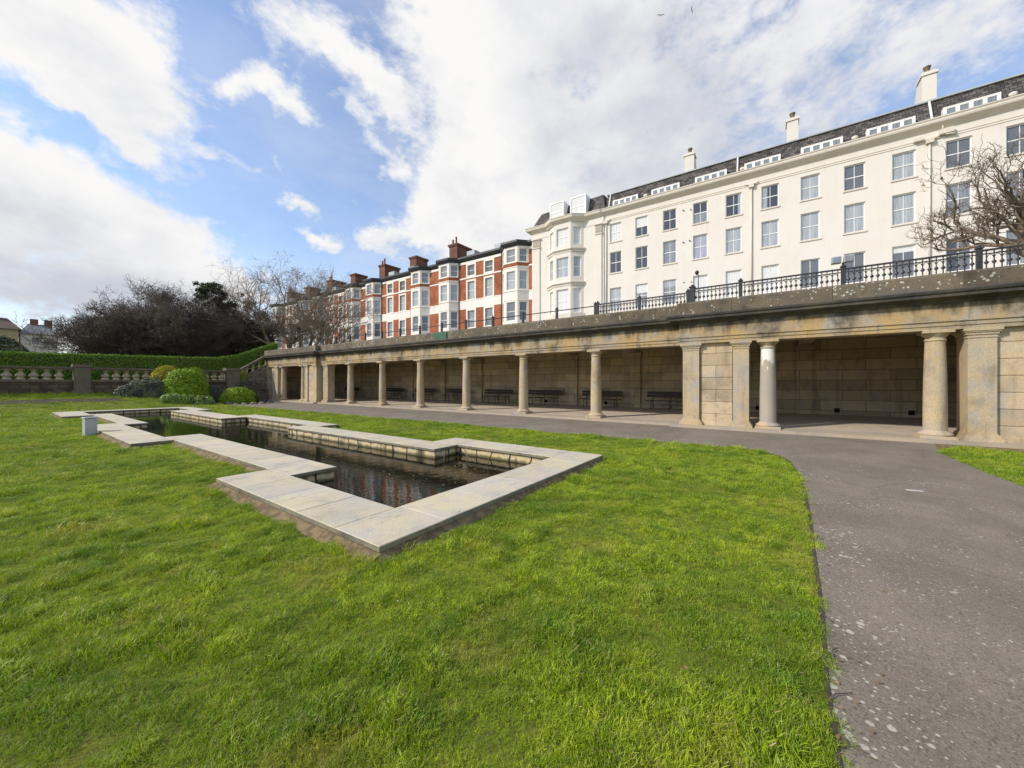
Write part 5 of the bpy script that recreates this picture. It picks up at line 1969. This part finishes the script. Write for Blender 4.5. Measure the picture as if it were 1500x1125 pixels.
far_house('distant tan stone house with dark brown roof at the left edge above the hedge', -7.5, 2.9, 100, 3.0, 10.2, 'tan_render', 'roof_brown', [(-1.2, .2, 7.3, 8.8), (1.2, 2.2, 7.3, 8.8), (-4.5, -3, 7.3, 8.8)], 1)
far_house('distant white house with grey roof between the tan house and the dark grove', 3.2, 7.2, 104, 3.0, 9.9, 'white_render', 'roof_grey', [(4.4, 5.2, 8.2, 9.3), (6.0, 6.6, 8.2, 9.3)], 2)
bush('distant_bush', 'dull green bush in front of the distant tan house', 'bush', (1.2, 92, 5.0), (2.6, 1.5, 2.9), 1500, .2, 'leaf_grey', 41)

# ------------------------------------------------------------------ gulls
gl = None
for (x, y, z, rz, s_, lab) in ((78.4, 19.3, 75.3, .6, 1.0, 'small grey gull in flight, the lower left one of the two'), (82.0, 14.2, 76.3, 1.6, 1.25, 'small pale gull in flight, the upper right one of the two')):
    if gl is None:
        gl = root('gull', (x, y, z), lab, 'bird', 'gulls in the sky', rz)
        b = MB()
        b.tube([(-.24, 0, 0), (-.15, 0, .01), (0, 0, 0), (.16, 0, .01), (.24, 0, .02), (.30, 0, .01)], [.015, .05, .07, .05, .04, .008], 8)
        b.build('body', 'gull', gl)
        for sg_ in (-1, 1):
            b = MB()
            b.add([(-.09, sg_ * .03, .02), (.09, sg_ * .03, .02), (.13, sg_ * .33, .16), (-.02, sg_ * .33, .16), (.02, sg_ * .72, .08), (-.1, sg_ * .70, .08)] + [(-.09, sg_ * .03, .0), (.09, sg_ * .03, .0), (.13, sg_ * .33, .145), (-.02, sg_ * .33, .145), (.02, sg_ * .72, .07), (-.1, sg_ * .70, .07)],
                  [(0, 1, 2, 3), (3, 2, 4, 5), (7, 6, 9, 8), (8, 9, 11, 10), (1, 7, 8, 2), (2, 8, 10, 4), (0, 3, 9, 6), (3, 5, 11, 9), (5, 4, 10, 11)])
            b.build('wing', 'gull', gl)
    else:
        c = copy_tree(gl)
        c.location, c.rotation_euler, c['label'] = (x, y, z), (.3, 0, rz), lab
        c.scale = (s_ * .7,) * 3


# ------------------------------------------------------------------ grass
def tuft(name, seed, n, rad, hgt, wdt):
    nr = np.random.default_rng(seed)
    V, F = [], []
    for i in range(n):
        a = nr.uniform(0, 2 * math.pi)
        r_ = rad * math.sqrt(nr.random())
        p = np.array([r_ * math.cos(a), r_ * math.sin(a), -.005])
        la = a + nr.normal(0, 1.0)
        h_ = hgt * nr.uniform(.5, 1.2)
        ln = h_ * nr.uniform(.25, 1.1)
        w_ = wdt * nr.uniform(.7, 1.3)
        dv = np.array([math.cos(la), math.sin(la), 0])
        sd = np.array([-dv[1], dv[0], 0]) * w_ / 2
        k = len(V)
        m = p + dv * ln * .3 + np.array([0, 0, h_ * .6])
        t = p + dv * ln + np.array([0, 0, h_ * nr.uniform(.7, 1.0)])
        V += [p - sd, p + sd, m + sd * .85, m - sd * .85, t + sd * .15, t - sd * .15]
        F += [(k, k + 1, k + 2, k + 3), (k + 3, k + 2, k + 4, k + 5)]
    me = bpy.data.meshes.new(name)
    me.from_pydata([tuple(v) for v in V], [], F)
    me.materials.append(MATS['grass_blade'])
    return bpy.data.objects.new(name, me)


tufts = [tuft('grass_tuft', 100 + i, 44, .055, .034, .0028) for i in range(5)]


def scatter(name, pts, rots, scales, label):
    me = bpy.data.meshes.new(name)
    n = len(pts)
    me.vertices.add(n)
    me.vertices.foreach_set('co', np.asarray(pts, np.float32).ravel())
    at = me.attributes.new('rot', 'FLOAT_VECTOR', 'POINT')
    at.data.foreach_set('vector', np.asarray(rots, np.float32).ravel())
    at = me.attributes.new('scl', 'FLOAT_VECTOR', 'POINT')
    at.data.foreach_set('vector', np.asarray(scales, np.float32).ravel())
    o = link(name, me)
    ng = bpy.data.node_groups.new(name, 'GeometryNodeTree')
    ng.interface.new_socket('Geometry', in_out='INPUT', socket_type='NodeSocketGeometry')
    ng.interface.new_socket('Geometry', in_out='OUTPUT', socket_type='NodeSocketGeometry')
    N = ng.nodes.new
    gi, go = N('NodeGroupInput'), N('NodeGroupOutput')
    iop = N('GeometryNodeInstanceOnPoints')
    jn = N('GeometryNodeJoinGeometry')
    for t in tufts:
        oi = N('GeometryNodeObjectInfo')
        oi.inputs['Object'].default_value = t
        oi.inputs['As Instance'].default_value = True
        ng.links.new(oi.outputs['Geometry'], jn.inputs[0])
    ng.links.new(gi.outputs[0], iop.inputs['Points'])
    ng.links.new(jn.outputs[0], iop.inputs['Instance'])
    iop.inputs['Pick Instance'].default_value = True
    for nm, sk in (('rot', 'Rotation'), ('scl', 'Scale')):
        na = N('GeometryNodeInputNamedAttribute')
        na.data_type = 'FLOAT_VECTOR'
        na.inputs['Name'].default_value = nm
        src = na.outputs['Attribute']
        if sk == 'Rotation':
            er = N('FunctionNodeEulerToRotation')
            ng.links.new(src, er.inputs[0])
            src = er.outputs[0]
        ng.links.new(src, iop.inputs[sk])
    ng.links.new(iop.outputs[0], go.inputs[0])
    md = o.modifiers.new('scatter', 'NODES')
    md.node_group = ng
    return tag(o, label, 'grass', kind='stuff')


nr = np.random.default_rng(77)


def vnoise(x, y, s, seed):
    """smooth value noise on a lattice"""
    r_ = np.random.default_rng(seed).random((64, 64))
    u, v = x / s + 1000, y / s + 1000
    i, j = np.floor(u).astype(int), np.floor(v).astype(int)
    fu, fv = smooth01(u - i), smooth01(v - j)
    g_ = lambda a, c: r_[a % 64, c % 64]
    return (g_(i, j) * (1 - fu) + g_(i + 1, j) * fu) * (1 - fv) + (g_(i, j + 1) * (1 - fu) + g_(i + 1, j + 1) * fu) * fv


P, S_ = [], []
for r0_, r1_, dens_, sc in ((.3, 3.2, 1350, 1.0), (3.2, 6, 950, 1.1), (6, 10, 560, 1.3), (10, 17, 260, 1.7), (17, 27, 110, 2.3), (27, 44, 45, 3.0)):
    # wedge of view with a margin on both sides
    half = 180 if r1_ <= 3.2 else (120 if r1_ <= 10 else 78)
    a0, a1 = R(54.49 - half), R(54.49 + half)
    area = (a1 - a0) / 2 * (r1_ ** 2 - r0_ ** 2)
    n = int(area * dens_)
    rr2 = np.sqrt(nr.uniform(r0_ ** 2, r1_ ** 2, n))
    aa = nr.uniform(a0, a1, n)
    x, y = rr2 * np.sin(aa), rr2 * np.cos(aa)
    jx = .055 * (vnoise(x, y, .13, 21) - .5) + .05 * (vnoise(x, y, .4, 22) - .5)
    main, right = on_lawn(x + nr.normal(0, .02, n) + jx, y + nr.normal(0, .02, n) - jx)
    wear = vnoise(x, y, .35, 3)
    ok = (main | right) & ~in_pool(x, y, 0.02)
    ok &= ~(in_pool(x, y, .10) & (nr.random(n) < .05 + .95 * wear))
    ok &= ~((y > 33.9) & (y < 34.7) & (x < 5) & (nr.random(n) < .8))
    clump = vnoise(x, y, .16, 5) * .6 + vnoise(x, y, .55, 6) * .4
    bare = vnoise(x, y, .22, 8) * .5 + vnoise(x, y, .9, 9) * .5
    ok &= ~((bare < .24) & (nr.random(n) < .62))
    x, y, clump = x[ok], y[ok], clump[ok]
    tall = np.where((y > 34.7) & (x < 6), 1.7, 1.0)
    z = gz(x, y)
    P.append(np.column_stack([x, y, z]))
    k = sc * (.34 + 1.6 * clump ** 1.8)
    S_.append(np.column_stack([k, k, k * tall / max(1.0, sc) ** .55]))
P, S_ = np.concatenate(P), np.concatenate(S_)
ROT = np.column_stack([nr.normal(0, .3, len(P)), nr.normal(0, .3, len(P)), nr.uniform(0, 2 * math.pi, len(P))])
scatter('lawn_grass', P, ROT, S_, 'short bright green grass of the lawn with worn yellowish patches')
print('tufts', len(P))
# fallen twigs along the path edge
tr_ = random.Random(12)
for i, (x, y) in enumerate([(2.25, -.23), (2.5, -.25), (2.9, -.27), (3.3, -.26)]):
    b = MB()
    L_ = tr_.uniform(.10, .2)
    b.tube([(-L_ / 2, 0, .008), (-L_ * .1, .012, .016), (L_ / 2, -.006, .010)], [.004, .0035, .002], 5)
    t_ = b.build('fallen_twig', 'twig_brown', loc=(x, y, .008), rotz=tr_.uniform(-.9, .9))
    tag(t_, 'thin brown fallen twig lying where the path meets the grass edge', 'twig', 'fallen twigs on the path edge')


def litter(name, mat, label, cat, pts, size, seed):
    """loose scraps lying flat"""
    nr_ = np.random.default_rng(seed)
    P_ = np.array(pts)
    v, f = leaf_quads(nr_, P_, np.tile([0, 0, 1.0], (len(P_), 1)), np.full(len(P_), size), .12)
    o = np_mesh(name, v, f, mat)
    return tag(o, label, cat, kind='stuff')


leaf_mat('dead_leaf', (.30, .19, .08), (.42, .30, .15), (.22, .14, .07), 3)
lr = random.Random(3)
pts = []
for i in range(70):
    x = 1.9 + 8 * lr.random() ** 1.8
    pts.append((x, float(edge_y(x)) - abs(lr.gauss(0, .12)) - .01, .018))
for i in range(40):
    pts.append((lr.uniform(2, 12), lr.uniform(-3, -.4), .018))
for i in range(90):
    x, y = 1.5 + 8 * lr.random(), .2 + 7 * lr.random() ** 1.5
    if not in_pool(x, y, .2):
        pts.append((x, y, .032))
litter('fallen_leaves', 'dead_leaf', 'scatter of small dry brown leaves along the path edge and on the lawn', 'leaves', pts, .014, 5)
pts = []
for i in range(90):
    a, r_ = lr.uniform(0, 6.28), abs(lr.gauss(0, .7))
    x, y = 5.2 + r_ * math.cos(a) * 1.3, 5.2 + r_ * math.sin(a)
    if 2.9 < x < 6.4 and 3.75 < y < 6.2:
        pts.append((x, y, -.095))
for i in range(60):
    pts.append((lr.uniform(3.7, 5.7), lr.uniform(6.5, 18), -.095))
litter('floating_leaves', 'dead_leaf', 'small dead leaves and scraps floating on the pool water', 'leaves', pts, .022, 6)
pts = []
for i in range(70):
    x, y = 1.2 + 7 * lr.random(), .1 + 7 * lr.random() ** 1.3
    if not in_pool(x, y, .2):
        pts.append((x, y, .04))
litter('daisies', 'paint_white', 'sprinkle of tiny white daisies in the near lawn', 'flowers', pts, .007, 8)
